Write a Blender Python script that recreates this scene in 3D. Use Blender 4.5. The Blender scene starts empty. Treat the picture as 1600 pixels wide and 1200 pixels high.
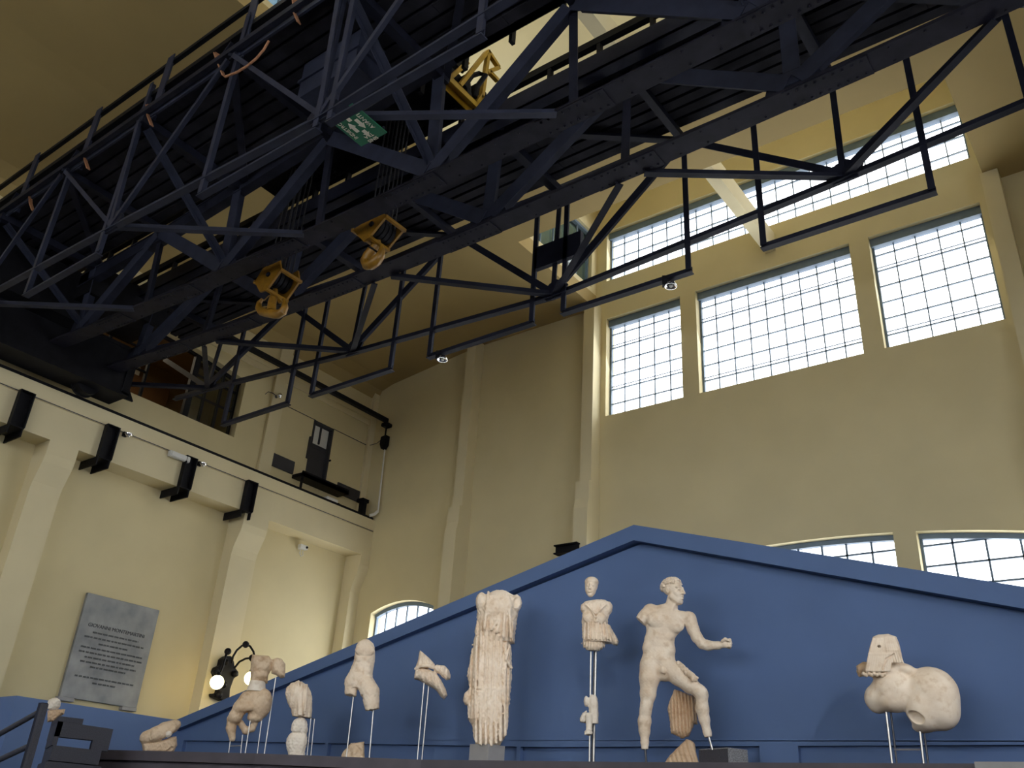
import bpy, math, random
import numpy as np
from mathutils import Vector, Matrix
random.seed(7)
sc = bpy.context.scene
COL = sc.collection
EYE = 1.6           # eye height above the floor; coordinates below are measured from the eye, everything is lifted at the end

# ------------------------------------------------------------------ camera model (one vertical, two horizontal vanishing points)
FPX = 1390.08
yaw, pit, rol = -0.668073, 0.471083, 0.0653479
cy_, sy_ = math.cos(yaw), math.sin(yaw); cp_, sp_ = math.cos(pit), math.sin(pit)
FW = np.array([sy_*cp_, cy_*cp_, sp_]); RT = np.array([cy_, -sy_, 0.]); UPV = np.cross(RT, FW)
cr_, sr_ = math.cos(rol), math.sin(rol)
CR = cr_*RT + sr_*UPV; CU = -sr_*RT + cr_*UPV
def ray(px, py): return FW + (px-800)/FPX*CR - (py-600)/FPX*CU
def onY(px, py, D): d = ray(px, py); return d*(D/d[1])
def onX(px, py, L): d = ray(px, py); return d*(L/d[0])
def onZ(px, py, H): d = ray(px, py); return d*(H/d[2])

# ------------------------------------------------------------------ materials
def srgb(r, g, b):
    f = lambda c: c/12.92 if c <= .04045 else ((c+.055)/1.055)**2.4
    return (f(r/255), f(g/255), f(b/255), 1)
def mat(name, col, rough=.6, metal=0., var=.06, scale=6., bump=0., col2=None, spec=.5):
    m = bpy.data.materials.new(name); m.use_nodes = True
    nt = m.node_tree; b = nt.nodes['Principled BSDF']
    b.inputs['Roughness'].default_value = rough; b.inputs['Metallic'].default_value = metal
    b.inputs['Specular IOR Level'].default_value = spec
    tc = nt.nodes.new('ShaderNodeTexCoord'); nz = nt.nodes.new('ShaderNodeTexNoise')
    nz.inputs['Scale'].default_value = scale; nz.inputs['Detail'].default_value = 6
    nt.links.new(tc.outputs['Object'], nz.inputs['Vector'])
    rp = nt.nodes.new('ShaderNodeValToRGB')
    c1 = col; c2 = col2 or tuple(max(0, c*(1-var*2)) for c in col[:3])+(1,)
    rp.color_ramp.elements[0].position = .35; rp.color_ramp.elements[1].position = .68
    rp.color_ramp.elements[0].color = c2; rp.color_ramp.elements[1].color = c1
    nt.links.new(nz.outputs['Fac'], rp.inputs['Fac']); nt.links.new(rp.outputs['Color'], b.inputs['Base Color'])
    if bump:
        n2 = nt.nodes.new('ShaderNodeTexNoise'); n2.inputs['Scale'].default_value = scale*7; n2.inputs['Detail'].default_value = 4
        nt.links.new(tc.outputs['Object'], n2.inputs['Vector'])
        bp = nt.nodes.new('ShaderNodeBump'); bp.inputs['Strength'].default_value = bump; bp.inputs['Distance'].default_value = .01
        nt.links.new(n2.outputs['Fac'], bp.inputs['Height']); nt.links.new(bp.outputs['Normal'], b.inputs['Normal'])
    return m
def emit(name, col, s):
    m = bpy.data.materials.new(name); m.use_nodes = True; nt = m.node_tree
    b = nt.nodes['Principled BSDF']; b.inputs['Emission Color'].default_value = col; b.inputs['Emission Strength'].default_value = s
    b.inputs['Base Color'].default_value = (.9, .9, .85, 1); return m
def pane_mat(name, tint=(1, 1, 1, 1), gloss=.08, milky=.0):
    m = bpy.data.materials.new(name); m.use_nodes = True; nt = m.node_tree
    nt.nodes.remove(nt.nodes['Principled BSDF']); out = nt.nodes['Material Output']
    t = nt.nodes.new('ShaderNodeBsdfTransparent'); t.inputs['Color'].default_value = tint
    g = nt.nodes.new('ShaderNodeBsdfGlossy'); g.inputs['Roughness'].default_value = .05
    mx = nt.nodes.new('ShaderNodeMixShader'); mx.inputs[0].default_value = gloss
    nt.links.new(t.outputs[0], mx.inputs[1]); nt.links.new(g.outputs[0], mx.inputs[2])
    last = mx
    if milky:
        d = nt.nodes.new('ShaderNodeBsdfTranslucent'); d.inputs['Color'].default_value = (.9, .9, .9, 1)
        m2 = nt.nodes.new('ShaderNodeMixShader'); m2.inputs[0].default_value = milky
        nt.links.new(mx.outputs[0], m2.inputs[1]); nt.links.new(d.outputs[0], m2.inputs[2]); last = m2
    nt.links.new(last.outputs[0], out.inputs['Surface']); return m
M = {}
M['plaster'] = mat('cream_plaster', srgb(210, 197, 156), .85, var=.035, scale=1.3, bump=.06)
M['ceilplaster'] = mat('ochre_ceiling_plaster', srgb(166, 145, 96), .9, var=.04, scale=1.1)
M['trim'] = mat('cream_trim_plaster', srgb(215, 203, 166), .85, var=.03, scale=1.6, bump=.04)
M['blue'] = mat('slate_blue_paint', srgb(84, 110, 156), .75, var=.04, scale=2.)
M['bluel'] = mat('light_blue_paint', srgb(104, 130, 178), .75, var=.03, scale=2.)
M['iron'] = mat('blue_black_crane_paint', (.016, .018, .032, 1), .55, var=.2, scale=5, bump=.08, spec=.12)
M['ironlt'] = mat('slate_crane_paint', (.031, .036, .062, 1), .5, var=.15, scale=5, bump=.05, spec=.12)
M['rivet'] = mat('dull_brown_chord_paint', (.018, .018, .030, 1), .6, var=.2, scale=7, bump=.08, spec=.12)
M['deck'] = mat('dark_deck_boards', (.022, .022, .030, 1), .85, var=.25, scale=4, bump=.1, spec=.12)
M['black'] = mat('black_steel', (.010, .010, .013, 1), .55, var=.2, scale=8, spec=.12)
M['yellowb'] = mat('bright_yellow_paint', (.50, .29, .02, 1), .4, var=.12, scale=14)
M['yellow'] = mat('ochre_yellow_paint', (.27, .135, .012, 1), .38, var=.16, scale=14, bump=.06)
M['rope'] = mat('steel_wire_rope', (.035, .035, .04, 1), .6, metal=0., spec=.1, var=.2, scale=40)
M['steel'] = mat('stainless_rod', (.62, .60, .57, 1), .28, metal=1., var=.08, scale=30)
M['dsteel'] = mat('dark_rod', (.09, .09, .10, 1), .35, metal=.8, var=.1, scale=30)
M['grey'] = mat('speckled_granite', srgb(150, 152, 158), .55, var=.3, scale=120)
M['dgrey'] = mat('dark_granite', srgb(70, 72, 84), .6, var=.15, scale=90)
M['pod'] = mat('brown_grey_podium', srgb(84, 80, 90), .7, var=.1, scale=5)
M['plaque'] = mat('weathered_grey_marble', srgb(150, 152, 152), .5, var=.12, scale=3.2, col2=srgb(118, 122, 126))
M['ink'] = mat('worn_inscription', srgb(74, 77, 82), .8)
M['white'] = mat('white_plastic', srgb(214, 214, 210), .5, var=.04)
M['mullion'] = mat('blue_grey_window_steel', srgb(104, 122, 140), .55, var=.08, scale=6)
M['door'] = mat('charcoal_door_paint', srgb(52, 52, 58), .6, var=.1)
M['brown'] = mat('brown_room_wall', srgb(128, 108, 76), .8, var=.1, scale=2)
M['brownd'] = mat('rust_panel', srgb(104, 72, 40), .8, var=.1, scale=2)
M['sign'] = mat('green_sign_plate', srgb(18, 108, 78), .5, var=.05)
M['signw'] = mat('white_sign_lettering', srgb(225, 222, 205), .6, var=.03)
M['strap'] = mat('worn_orange_strap', srgb(170, 120, 88), .8, var=.2, scale=30)
M['plinth'] = mat('grey_stone_plinth', srgb(150, 150, 152), .6, var=.06, scale=8)
M['floor'] = mat('grey_stone_floor', srgb(66, 63, 60), .5, var=.06, scale=2)
M['globe'] = emit('lit_globe', (1, .86, .42, 1), 9.)
M['lens'] = mat('silver_reflector', (.85, .85, .87, 1), .2, metal=.9)
M['glass'] = pane_mat('clear_window_glass')
M['glassd'] = pane_mat('dim_sky_lantern_glass', (.22, .28, .31, 1), .1)  # dark blue-grey tint stands in for dim sky and reflection in the panes
M['glasst'] = pane_mat('dim_glass', (.5, .55, .5, 1), .15)

def marble(name, base, stain, dark, amt=.5):
    m = bpy.data.materials.new(name); m.use_nodes = True; nt = m.node_tree; b = nt.nodes['Principled BSDF']
    b.inputs['Roughness'].default_value = .55
    tc = nt.nodes.new('ShaderNodeTexCoord')
    n1 = nt.nodes.new('ShaderNodeTexNoise'); n1.inputs['Scale'].default_value = 4.5; n1.inputs['Detail'].default_value = 8; n1.inputs['Roughness'].default_value = .62
    n2 = nt.nodes.new('ShaderNodeTexNoise'); n2.inputs['Scale'].default_value = 17; n2.inputs['Detail'].default_value = 6
    for n in (n1, n2): nt.links.new(tc.outputs['Object'], n.inputs['Vector'])
    r1 = nt.nodes.new('ShaderNodeValToRGB'); r1.color_ramp.elements[0].position = .42; r1.color_ramp.elements[1].position = .42+.3
    r1.color_ramp.elements[0].color = (0, 0, 0, 1); r1.color_ramp.elements[1].color = (1, 1, 1, 1)
    mx = nt.nodes.new('ShaderNodeMix'); mx.data_type = 'RGBA'
    ml = nt.nodes.new('ShaderNodeMath'); ml.operation = 'MULTIPLY'; ml.inputs[1].default_value = amt
    nt.links.new(n1.outputs['Fac'], r1.inputs['Fac']); nt.links.new(r1.outputs['Color'], ml.inputs[0])
    nt.links.new(ml.outputs[0], mx.inputs['Factor'])
    mx.inputs['A'].default_value = base; mx.inputs['B'].default_value = stain
    r2 = nt.nodes.new('ShaderNodeValToRGB'); r2.color_ramp.elements[0].position = .3; r2.color_ramp.elements[1].position = .46
    r2.color_ramp.elements[0].color = dark; r2.color_ramp.elements[1].color = (1, 1, 1, 1)
    nt.links.new(n2.outputs['Fac'], r2.inputs['Fac'])
    mm = nt.nodes.new('ShaderNodeMix'); mm.data_type = 'RGBA'; mm.blend_type = 'MULTIPLY'; mm.inputs['Factor'].default_value = .55
    nt.links.new(mx.outputs['Result'], mm.inputs['A']); nt.links.new(r2.outputs['Color'], mm.inputs['B'])
    nt.links.new(mm.outputs['Result'], b.inputs['Base Color'])
    bp = nt.nodes.new('ShaderNodeBump'); bp.inputs['Strength'].default_value = .12; bp.inputs['Distance'].default_value = .006
    n3 = nt.nodes.new('ShaderNodeTexNoise'); n3.inputs['Scale'].default_value = 55; nt.links.new(tc.outputs['Object'], n3.inputs['Vector'])
    nt.links.new(n3.outputs['Fac'], bp.inputs['Height']); nt.links.new(bp.outputs['Normal'], b.inputs['Normal'])
    return m
M['marble'] = marble('cream_marble', srgb(240, 226, 208), srgb(196, 164, 126), (.72, .62, .5, 1), .55)
M['marbleb'] = marble('stained_marble', srgb(218, 197, 170), srgb(172, 136, 98), (.6, .47, .34, 1), .8)
M['marblet'] = marble('tan_marble', srgb(212, 186, 156), srgb(176, 140, 104), (.6, .45, .3, 1), .7)
M['marblew'] = marble('white_marble', srgb(234, 226, 214), srgb(206, 190, 170), (.75, .7, .64, 1), .5)

# ------------------------------------------------------------------ mesh helpers
class MB:
    def __init__(s): s.v = []; s.f = []; s.sm = []
    def add(s, vs, fs, smooth=False):
        o = len(s.v); s.v += [tuple(map(float, v)) for v in vs]
        for f in fs: s.f.append([o+i for i in f]); s.sm.append(smooth)
        return s
    def box(s, x0, x1, y0, y1, z0, z1):
        x0, x1 = sorted((x0, x1)); y0, y1 = sorted((y0, y1)); z0, z1 = sorted((z0, z1))
        v = [(x, y, z) for z in (z0, z1) for y in (y0, y1) for x in (x0, x1)]
        return s.add(v, [(0, 2, 3, 1), (4, 5, 7, 6), (0, 1, 5, 4), (2, 6, 7, 3), (0, 4, 6, 2), (1, 3, 7, 5)])
    def frame(s, p, q, up=(0, 0, 1)):
        p, q = Vector(p), Vector(q); d = (q-p); L = d.length; d.normalize(); u = Vector(up)
        if abs(d.dot(u)) > .98: u = Vector((0, 1, 0))
        r = d.cross(u).normalized(); u = r.cross(d).normalized(); return p, q, d, r, u
    def extr(s, p, q, prof, up=(0, 0, 1), smooth=False):       # profile given in (side, up)
        p, q, d, r, u = s.frame(p, q, up); n = len(prof)
        vs = [p+r*a+u*b for a, b in prof]+[q+r*a+u*b for a, b in prof]
        fs = [(i, (i+1) % n, n+(i+1) % n, n+i) for i in range(n)]
        return s.add(vs, fs, smooth).add(vs, [tuple(range(n))[::-1], tuple(range(n, 2*n))])
    def bar(s, p, q, w, h, up=(0, 0, 1)):
        a, b = w/2, h/2; return s.extr(p, q, [(-a, -b), (a, -b), (a, b), (-a, b)], up)
    def angle(s, p, q, w, h=None, t=.012, up=(0, 0, 1), gap=0.):       # double angle: a T-shaped riveted member
        h = h or w; a = w/2
        return s.extr(p, q, [(-a, -h/2), (a, -h/2), (a, -h/2+t), (t/2+gap, -h/2+t), (t/2+gap, h/2), (-t/2-gap, h/2), (-t/2-gap, -h/2+t), (-a, -h/2+t)], up)
    def cyl(s, p, q, r, n=12, r2=None):
        p, q, d, rr, u = s.frame(p, q); r2 = r if r2 is None else r2
        vs = [p+(rr*math.cos(2*math.pi*i/n)+u*math.sin(2*math.pi*i/n))*r for i in range(n)]+[q+(rr*math.cos(2*math.pi*i/n)+u*math.sin(2*math.pi*i/n))*r2 for i in range(n)]
        s.add(vs, [(i, (i+1) % n, n+(i+1) % n, n+i) for i in range(n)], True)
        return s.add(vs, [tuple(range(n))[::-1], tuple(range(n, 2*n))])
    def tube(s, pts, r, n=8, closed=False):
        pts = [Vector(p) for p in pts]; rs = r if isinstance(r, (list, tuple)) else [r]*len(pts); rings = []
        prev = None
        for i, p in enumerate(pts):
            t = (pts[min(i+1, len(pts)-1)]-pts[max(i-1, 0)]).normalized()
            if prev is None:
                u = Vector((0, 0, 1)) if abs(t.z) < .9 else Vector((0, 1, 0)); a = t.cross(u).normalized()
            else: a = (prev-t*prev.dot(t)).normalized()
            prev = a; b = t.cross(a)
            rings.append([p+(a*math.cos(2*math.pi*k/n)+b*math.sin(2*math.pi*k/n))*rs[i] for k in range(n)])
        vs = [v for g in rings for v in g]; fs = []
        for i in range(len(rings)-1):
            for k in range(n): fs.append((i*n+k, i*n+(k+1) % n, (i+1)*n+(k+1) % n, (i+1)*n+k))
        s.add(vs, fs, True); m = len(vs)
        return s.add(vs, [tuple(range(n))[::-1], tuple(range(m-n, m))])
    def ball(s, c, r, nu=14, nv=9, sz=1.):
        c = Vector(c); vs = [c+Vector((0, 0, -r*sz))]
        for j in range(1, nv):
            t = -math.pi/2+math.pi*j/nv
            for i in range(nu):
                a = 2*math.pi*i/nu; vs.append(c+Vector((r*math.cos(t)*math.cos(a), r*math.cos(t)*math.sin(a), r*sz*math.sin(t))))
        vs.append(c+Vector((0, 0, r*sz))); fs = []
        for i in range(nu): fs.append((0, 1+(i+1) % nu, 1+i)); fs.append((len(vs)-1, 1+(nv-2)*nu+i, 1+(nv-2)*nu+(i+1) % nu))
        for j in range(nv-2):
            for i in range(nu): a = 1+j*nu; fs.append((a+i, a+(i+1) % nu, a+nu+(i+1) % nu, a+nu+i))
        return s.add(vs, fs, True)
    def prism(s, poly, axis, a, b):        # poly: 2D outline in the other two axes (in order x,y,z)
        n = len(poly)
        def P(q, t):
            return {0: (t, q[0], q[1]), 1: (q[0], t, q[1]), 2: (q[0], q[1], t)}[axis]
        vs = [P(q, a) for q in poly]+[P(q, b) for q in poly]
        s.add(vs, [tuple(range(n))[::-1], tuple(range(n, 2*n))]+[(i, (i+1) % n, n+(i+1) % n, n+i) for i in range(n)]); return s
    def lathe(s, prof, c=(0, 0, 0), n=20, axis=2):
        vs = []; m = len(prof)
        for i in range(n):
            a = 2*math.pi*i/n
            for r, h in prof:
                p = [r*math.cos(a), r*math.sin(a), h]
                if axis == 0: p = [p[2], p[0], p[1]]
                if axis == 1: p = [p[0], p[2], p[1]]
                vs.append((p[0]+c[0], p[1]+c[1], p[2]+c[2]))
        fs = [(i*m+j, ((i+1) % n)*m+j, ((i+1) % n)*m+j+1, i*m+j+1) for i in range(n) for j in range(m-1)]
        return s.add(vs, fs, True)
    def build(s, name, m, parent=None, local=False, bevel=0.):
        me = bpy.data.meshes.new(name); vs = s.v
        if parent is not None and not local:
            inv = parent.matrix_basis.inverted() if parent.type == 'EMPTY' or parent.parent is None else (parent.parent.matrix_basis @ parent.matrix_basis).inverted()
            if parent.parent is not None: inv = (parent.parent.matrix_basis @ parent.matrix_basis).inverted()
            vs = [tuple(inv @ Vector(v)) for v in vs]
        me.from_pydata(vs, [], s.f)
        me.polygons.foreach_set('use_smooth', s.sm)
        me.materials.append(M[m] if isinstance(m, str) else m)
        o = bpy.data.objects.new(name, me); COL.objects.link(o)
        import bmesh
        bm = bmesh.new(); bm.from_mesh(me)
        bmesh.ops.remove_doubles(bm, verts=bm.verts, dist=1e-5)
        bmesh.ops.recalc_face_normals(bm, faces=bm.faces); bm.to_mesh(me); bm.free()
        if any(s.sm):
            try: me.set_sharp_from_angle(angle=math.radians(42))
            except Exception: pass
        if parent is not None: o.parent = parent
        if bevel:
            bv = o.modifiers.new('bevel', 'BEVEL'); bv.width = bevel; bv.segments = 2; bv.limit_method = 'ANGLE'
        return o
def empty(name, loc, rz=0.):
    o = bpy.data.objects.new(name, None); COL.objects.link(o); o.empty_display_size = .1
    o.location = tuple(map(float, loc)); o.rotation_euler = (0, 0, rz)
    o.matrix_basis = Matrix.Translation(Vector(tuple(map(float, loc)))) @ Matrix.Rotation(rz, 4, 'Z'); return o
def tag(o, label, cat, group=None, kind=None):
    o['label'] = label; o['category'] = cat
    if group: o['group'] = group
    if kind: o['kind'] = kind
    return o
def thing(name, label, cat, loc, rz=0., group=None): return tag(empty(name, loc, rz), label, cat, group)
def struct(o, label=None, cat=None):
    o['kind'] = 'structure'
    if label: o['label'] = label; o['category'] = cat or 'wall'
    return o
def copy_tree(o, parent=None):
    c = o.copy(); COL.objects.link(c)
    if parent is not None: c.parent = parent
    for ch in list(o.children): copy_tree(ch, c)
    return c
FRONT, RIGHT, BACK, LOW, LANT, SPOT, EXPO = 22, 8, 7, 1.3, 12, 400, -0.08
# ================================================================== THE ROOM
def wall_grid(name, m, axis, t0, t1, u0, u1, v0, v1, holes, arches=()):
    """wall slab with rectangular holes; arches = (ua, ub, fn, vtop): fills between an arch curve and the hole's flat top"""
    mb = MB(); us = sorted({u0, u1, *[h[0] for h in holes], *[h[1] for h in holes]}); vs = sorted({v0, v1, *[h[2] for h in holes], *[h[3] for h in holes]})
    us = [u for u in us if u0 <= u <= u1]; vs = [v for v in vs if v0 <= v <= v1]
    for i in range(len(us)-1):
        run = None
        for j in range(len(vs)-1):
            cu, cv = (us[i]+us[i+1])/2, (vs[j]+vs[j+1])/2
            solid = not any(h[0] < cu < h[1] and h[2] < cv < h[3] for h in holes)
            if solid and run is None: run = vs[j]
            if run is not None and (not solid or j == len(vs)-2):
                e = vs[j+1] if solid else vs[j]
                if axis == 'y': mb.box(us[i], us[i+1], t0, t1, run, e)
                else: mb.box(t0, t1, us[i], us[i+1], run, e)
                run = None
    for ua, ub, fn, vt in arches:
        N = 18; P = [(ua+(ub-ua)*k/N) for k in range(N+1)]
        for k in range(N):
            poly = [(P[k], fn(P[k])), (P[k+1], fn(P[k+1])), (P[k+1], vt), (P[k], vt)]
            mb.prism(poly, 1 if axis == 'y' else 0, t0, t1)
    return struct(mb.build(name, m))
XL, XR, YB, YF, ZF = -13.02, 4.9, 11.85, -9.0, -1.6
archR = lambda x: 3.895-.031*(x+4.2)**2
archL = lambda x: 3.775-.27*(x+11.59)**2
archW = lambda y: 7.42-.048*(y-6.6)**2
backholes = [(-7.27, -5.80, 6.53, 8.48), (-5.51, -2.92, 6.53, 8.48), (-2.63, -1.07, 6.53, 8.48), (-7.28, -1.06, 9.30, 10.43),
             (-7.27, -5.80, 1.5, 3.92), (-5.51, -2.87, 1.5, 3.92), (-2.59, -1.07, 1.5, 3.92), (-12.37, -10.80, 1.5, 3.80)]
wall_grid('wall_back', 'plaster', 'y', YB, YB+.28, XL-.3, XR+.3, ZF, 11.6, backholes,
          [(-7.27, -5.80, archR, 3.92), (-5.51, -2.87, archR, 3.92), (-2.59, -1.07, archR, 3.92), (-12.37, -10.80, archL, 3.80)])
wall_grid('wall_left', 'plaster', 'x', XL-.28, XL, YF, YB+.28, ZF, 9.05, [(4.6, 8.57, 6.1, 7.45), (10.29, 10.77, 5.94, 7.10)], [(4.6, 8.57, archW, 7.45)])
rightholes = [(a, a+2.6, 1.2, 6.6) for a in (-4.0, -.4, 3.2)]
wall_grid('wall_right', 'plaster', 'x', XR, XR+.28, YF, YB+.28, ZF, 9.05, rightholes)
frontholes = [(a, a+2.7, .8, 6.8) for a in (-11.6, -7.9, -4.2, -.5)]
wall_grid('wall_front', 'plaster', 'y', YF-.28, YF, XL-.3, XR+.3, ZF, 9.05, frontholes)
struct(MB().box(XL-.3, XR+.3, YF-.3, YB+.3, ZF-.2, ZF).build('floor', 'floor'))
# ceiling slab with three lantern openings, each lantern a box of its own
LX0, LX1 = -7.5, -.93
lan = [(9.42, YB+.28), (2.4, 7.0), (-6.5, -.5)]
holes = [(LX0, LX1, a, b) for a, b in lan]
mb = MB(); ys = sorted({YF-.3, YB+.28, *[a for a, b in lan], *[b for a, b in lan]})
mb.box(XL-.3, LX0, YF-.3, YB+.28, 8.77, 9.05); mb.box(LX1, XR+.3, YF-.3, YB+.28, 8.77, 9.05)
for i in range(len(ys)-1):
    c = (ys[i]+ys[i+1])/2
    if not any(a < c < b for a, b in lan): mb.box(LX0, LX1, ys[i], ys[i+1], 8.77, 9.05)
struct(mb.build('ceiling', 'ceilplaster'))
# cove where the ceiling comes down to the left wall
cv = [(XL, 8.22), (-12.9, 8.43), (-12.6, 8.52), (-11.8, 8.61), (-11.0, 8.70), (-10.6, 8.745), (-10.2, 8.771), (-10.2, 8.79), (XL, 8.79)]
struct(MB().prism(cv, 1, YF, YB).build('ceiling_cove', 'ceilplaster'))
def lantern(nm, a, b, back):
    mb = MB(); zt = 11.25; w0, w1 = a+.35, b-.45
    for x0, x1 in ((LX0-.2, LX0), (LX1, LX1+.2)):
        mb.box(x0, x1, a-.2, b, 9.05, 9.15); mb.box(x0, x1, a-.2, b, 10.42, zt)
        mb.box(x0, x1, a-.2, w0, 9.15, 10.42); mb.box(x0, x1, w1, b, 9.15, 10.42)
    mb.box(LX0-.2, LX1+.2, a-.4, a-.2, 9.05, zt); mb.box(LX0, LX1, a-.2, a, 9.05, zt)
    if not back: mb.box(LX0-.2, LX1+.2, b, b+.2, 9.05, zt)
    mb.box(LX0-.2, LX1+.2, a-.2, b+(.2 if not back else 0), zt, zt+.2)
    struct(mb.build(nm, 'plaster'))
    return w0, w1
nwin = [0]
def winname(): nwin[0] += 1; return 'window_%d' % nwin[0]
def window(axis, t, u0, u1, v0, v1, nu, nv, glass='glass', fn=None, head=.14, bw=.016, doubles=(), fm='mullion'):
    """steel window: outer frame with head, thin glazing bars, one sheet of panes; structure with frame and pane parts"""
    root = empty(winname(), (t if axis == 'x' else (u0+u1)/2, t if axis == 'y' else (u0+u1)/2, v0)); root['kind'] = 'structure'
    F = MB()
    def B(a, b, c, d, th=.05, off=0.):
        if axis == 'y': F.box(a, b, t-th/2+off, t+th/2+off, c, d)
        else: F.box(t-th/2+off, t+th/2+off, a, b, c, d)
    top = fn or (lambda u: v1)
    fw = .035
    B(u0, u0+fw, v0, top(u0+fw)); B(u1-fw, u1, v0, top(u1-fw)); B(u0, u1, v0, v0+fw)
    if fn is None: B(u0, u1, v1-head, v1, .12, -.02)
    else:
        N = 14
        for k in range(N):
            a, b = u0+(u1-u0)*k/N, u0+(u1-u0)*(k+1)/N
            poly = [(a, fn(a)-.07), (b, fn(b)-.07), (b, fn(b)), (a, fn(a))]
            F.prism(poly, 1 if axis == 'y' else 0, t-.04, t+.04)
    for k in range(1, nu): u = u0+(u1-u0)*k/nu; B(u-bw/2, u+bw/2, v0, top(u)-.02, .03)
    for k in range(1, nv):
        v = v0+(v1-v0)*k/nv
        B(u0, u1, v-bw/2, v+bw/2, .03)
        if k in doubles: B(u0, u1, v+.055, v+.055+bw*.6, .02)
    F.build('window_frame', fm, root)
    G = MB()
    if fn is None:
        if axis == 'y': G.box(u0, u1, t+.03, t+.036, v0, v1)
        else: G.box(t-.036 if t < 0 else t+.03, t-.03 if t < 0 else t+.036, u0, u1, v0, v1)
    else:
        N = 14
        poly = [(u0, v0), (u1, v0)]+[(u1-(u1-u0)*k/N, fn(u1-(u1-u0)*k/N)) for k in range(N+1)]
        if axis == 'y': G.prism(poly, 1, t+.03, t+.036)
        else: G.prism(poly, 0, t-.036, t-.03)
    G.build('pane', glass, root)
    return root
yg = YB+.16
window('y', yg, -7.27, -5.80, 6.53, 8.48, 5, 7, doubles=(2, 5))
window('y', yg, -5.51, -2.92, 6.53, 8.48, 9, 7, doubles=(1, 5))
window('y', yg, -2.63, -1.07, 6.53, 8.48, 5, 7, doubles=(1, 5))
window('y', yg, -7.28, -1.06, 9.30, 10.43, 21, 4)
for a, b, n in ((-7.27, -5.80, 4), (-5.51, -2.87, 8), (-2.59, -1.07, 4)):
    window('y', yg, a, b, 1.5, 3.92, n, 9, fn=archR, bw=.024)
window('y', yg, -12.37, -10.80, 1.5, 3.80, 6, 2, fn=archL, bw=.024)
for i, (a, b) in enumerate(lan):
    w0, w1 = lantern('ceiling_lantern', a, b, i == 0)
    for x in (LX0-.1, LX1+.1): window('x', x, w0, w1, 9.15, 10.42, 5, 1, glass='glassd', head=.05)
for a, b, c, d in rightholes: window('x', XR+.14, a, b, c, d, 8, 10)
for a, b, c, d in frontholes: window('y', YF-.14, a, b, c, d, 8, 11)

# tie beams under the lanterns, and the small beam end at the right
ntrim = [0]
def trim(mb, m='trim'):
    ntrim[0] += 1; return struct(mb.build('trim_%d' % ntrim[0], m))
trim(MB().box(-4.24, -4.06, 9.42, YB, 8.78, 9.12)); trim(MB().box(-4.24, -4.06, 2.4, 7.0, 8.78, 9.12)); trim(MB().box(-4.24, -4.06, -6.5, -.5, 8.78, 9.12))
trim(MB().box(-1.36, -1.12, 11.2, 11.75, 11.02, 11.25), 'ceilplaster')
# runway ledge on the left wall: beam below, slightly proud slab above
trim(MB().box(XL, -12.6, YF, YB, 4.72, 5.21).box(XL, -12.615, YF, YB, 5.21, 5.225).box(XL, -12.59, YF, YB, 5.225, 5.46))
shoulder = [(XL, 4.72), (-12.6, 4.72), (-12.6, 4.52), (-12.625, 4.4), (-12.69, 4.25), (-12.745, 4.12), (-12.765, 4.0), (-12.765, ZF), (XL, ZF)]
for a, b in ((-5.5, -5.0), (-1.9, -1.4), (1.75, 2.2), (5.33, 5.77), (8.83, 9.35), (11.61, YB)):
    trim(MB().prism(shoulder, 1, a, b))
trim(MB().box(XL, -12.95, 9.16, 9.43, 5.46, 8.3)); trim(MB().box(XL, -12.955, 11.7, YB, 5.46, 8.35)); trim(MB().box(XL, -12.96, 4.2, 4.5, 5.46, 8.3))
trim(MB().box(XL, -12.99, YF, YB, 7.58, 7.74)); trim(MB().box(XL, -12.975, YF, YB, 7.70, 7.76))
# pilasters of the back wall, wider and deeper below
for a, b in ((-10.345, -10.12), (-7.595, -7.376), (-.965, -.74), (2.0, 2.22)):
    q = MB().box(a, b, YB-.252, YB, 5.28, 8.77)
    q.prism([(YB, 5.28), (YB-.33, 5.28), (YB-.33, 4.98), (YB-.37, 4.8), (YB-.37, ZF), (YB, ZF)], 0, a-.03, b+.015)
    trim(q)
# blue dado along the left wall (steps forward by the pilaster)
trim(MB().box(XL, -11.9, 5.6, 7.98, ZF, 1.214), 'bluel'); trim(MB().box(XL, -12.4, -2, 5.6, ZF, 1.23), 'bluel')

# ------------------------------------------------------------------ blue pediment wall behind the sculptures
YP = 7.9
ap = onY(990, 820, YP); lt = onY(275, 1125, YP); rt_ = onY(1600, 918, YP)
sl = (rt_[2]-ap[2])/(rt_[0]-ap[0]); xr = 2.2; zr = ap[2]+sl*(xr-ap[0])
ap2 = onY(990, 844, YP-.14); lt2 = onY(275, 1141, YP-.14); rt2 = onY(1600, 951, YP-.14); zr2 = ap2[2]+(rt2[2]-ap2[2])/(rt2[0]-ap2[0])*(xr-ap2[0])
mb = MB()
mb.prism([(lt[0], ZF), (xr, ZF), (xr, zr), (ap[0], ap[2]), (lt[0], lt[2])], 1, YP, YP+.22)
# raking cornice, proud of the field
k = (YP-.14)/YP
mb.prism([(lt[0]*k, lt2[2]), (ap2[0], ap2[2]), (xr, zr2), (xr, zr*k), (ap[0]*k, ap[2]*k), (lt[0]*k, lt[2]*k)], 1, YP-.14, YP+.001)
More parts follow.
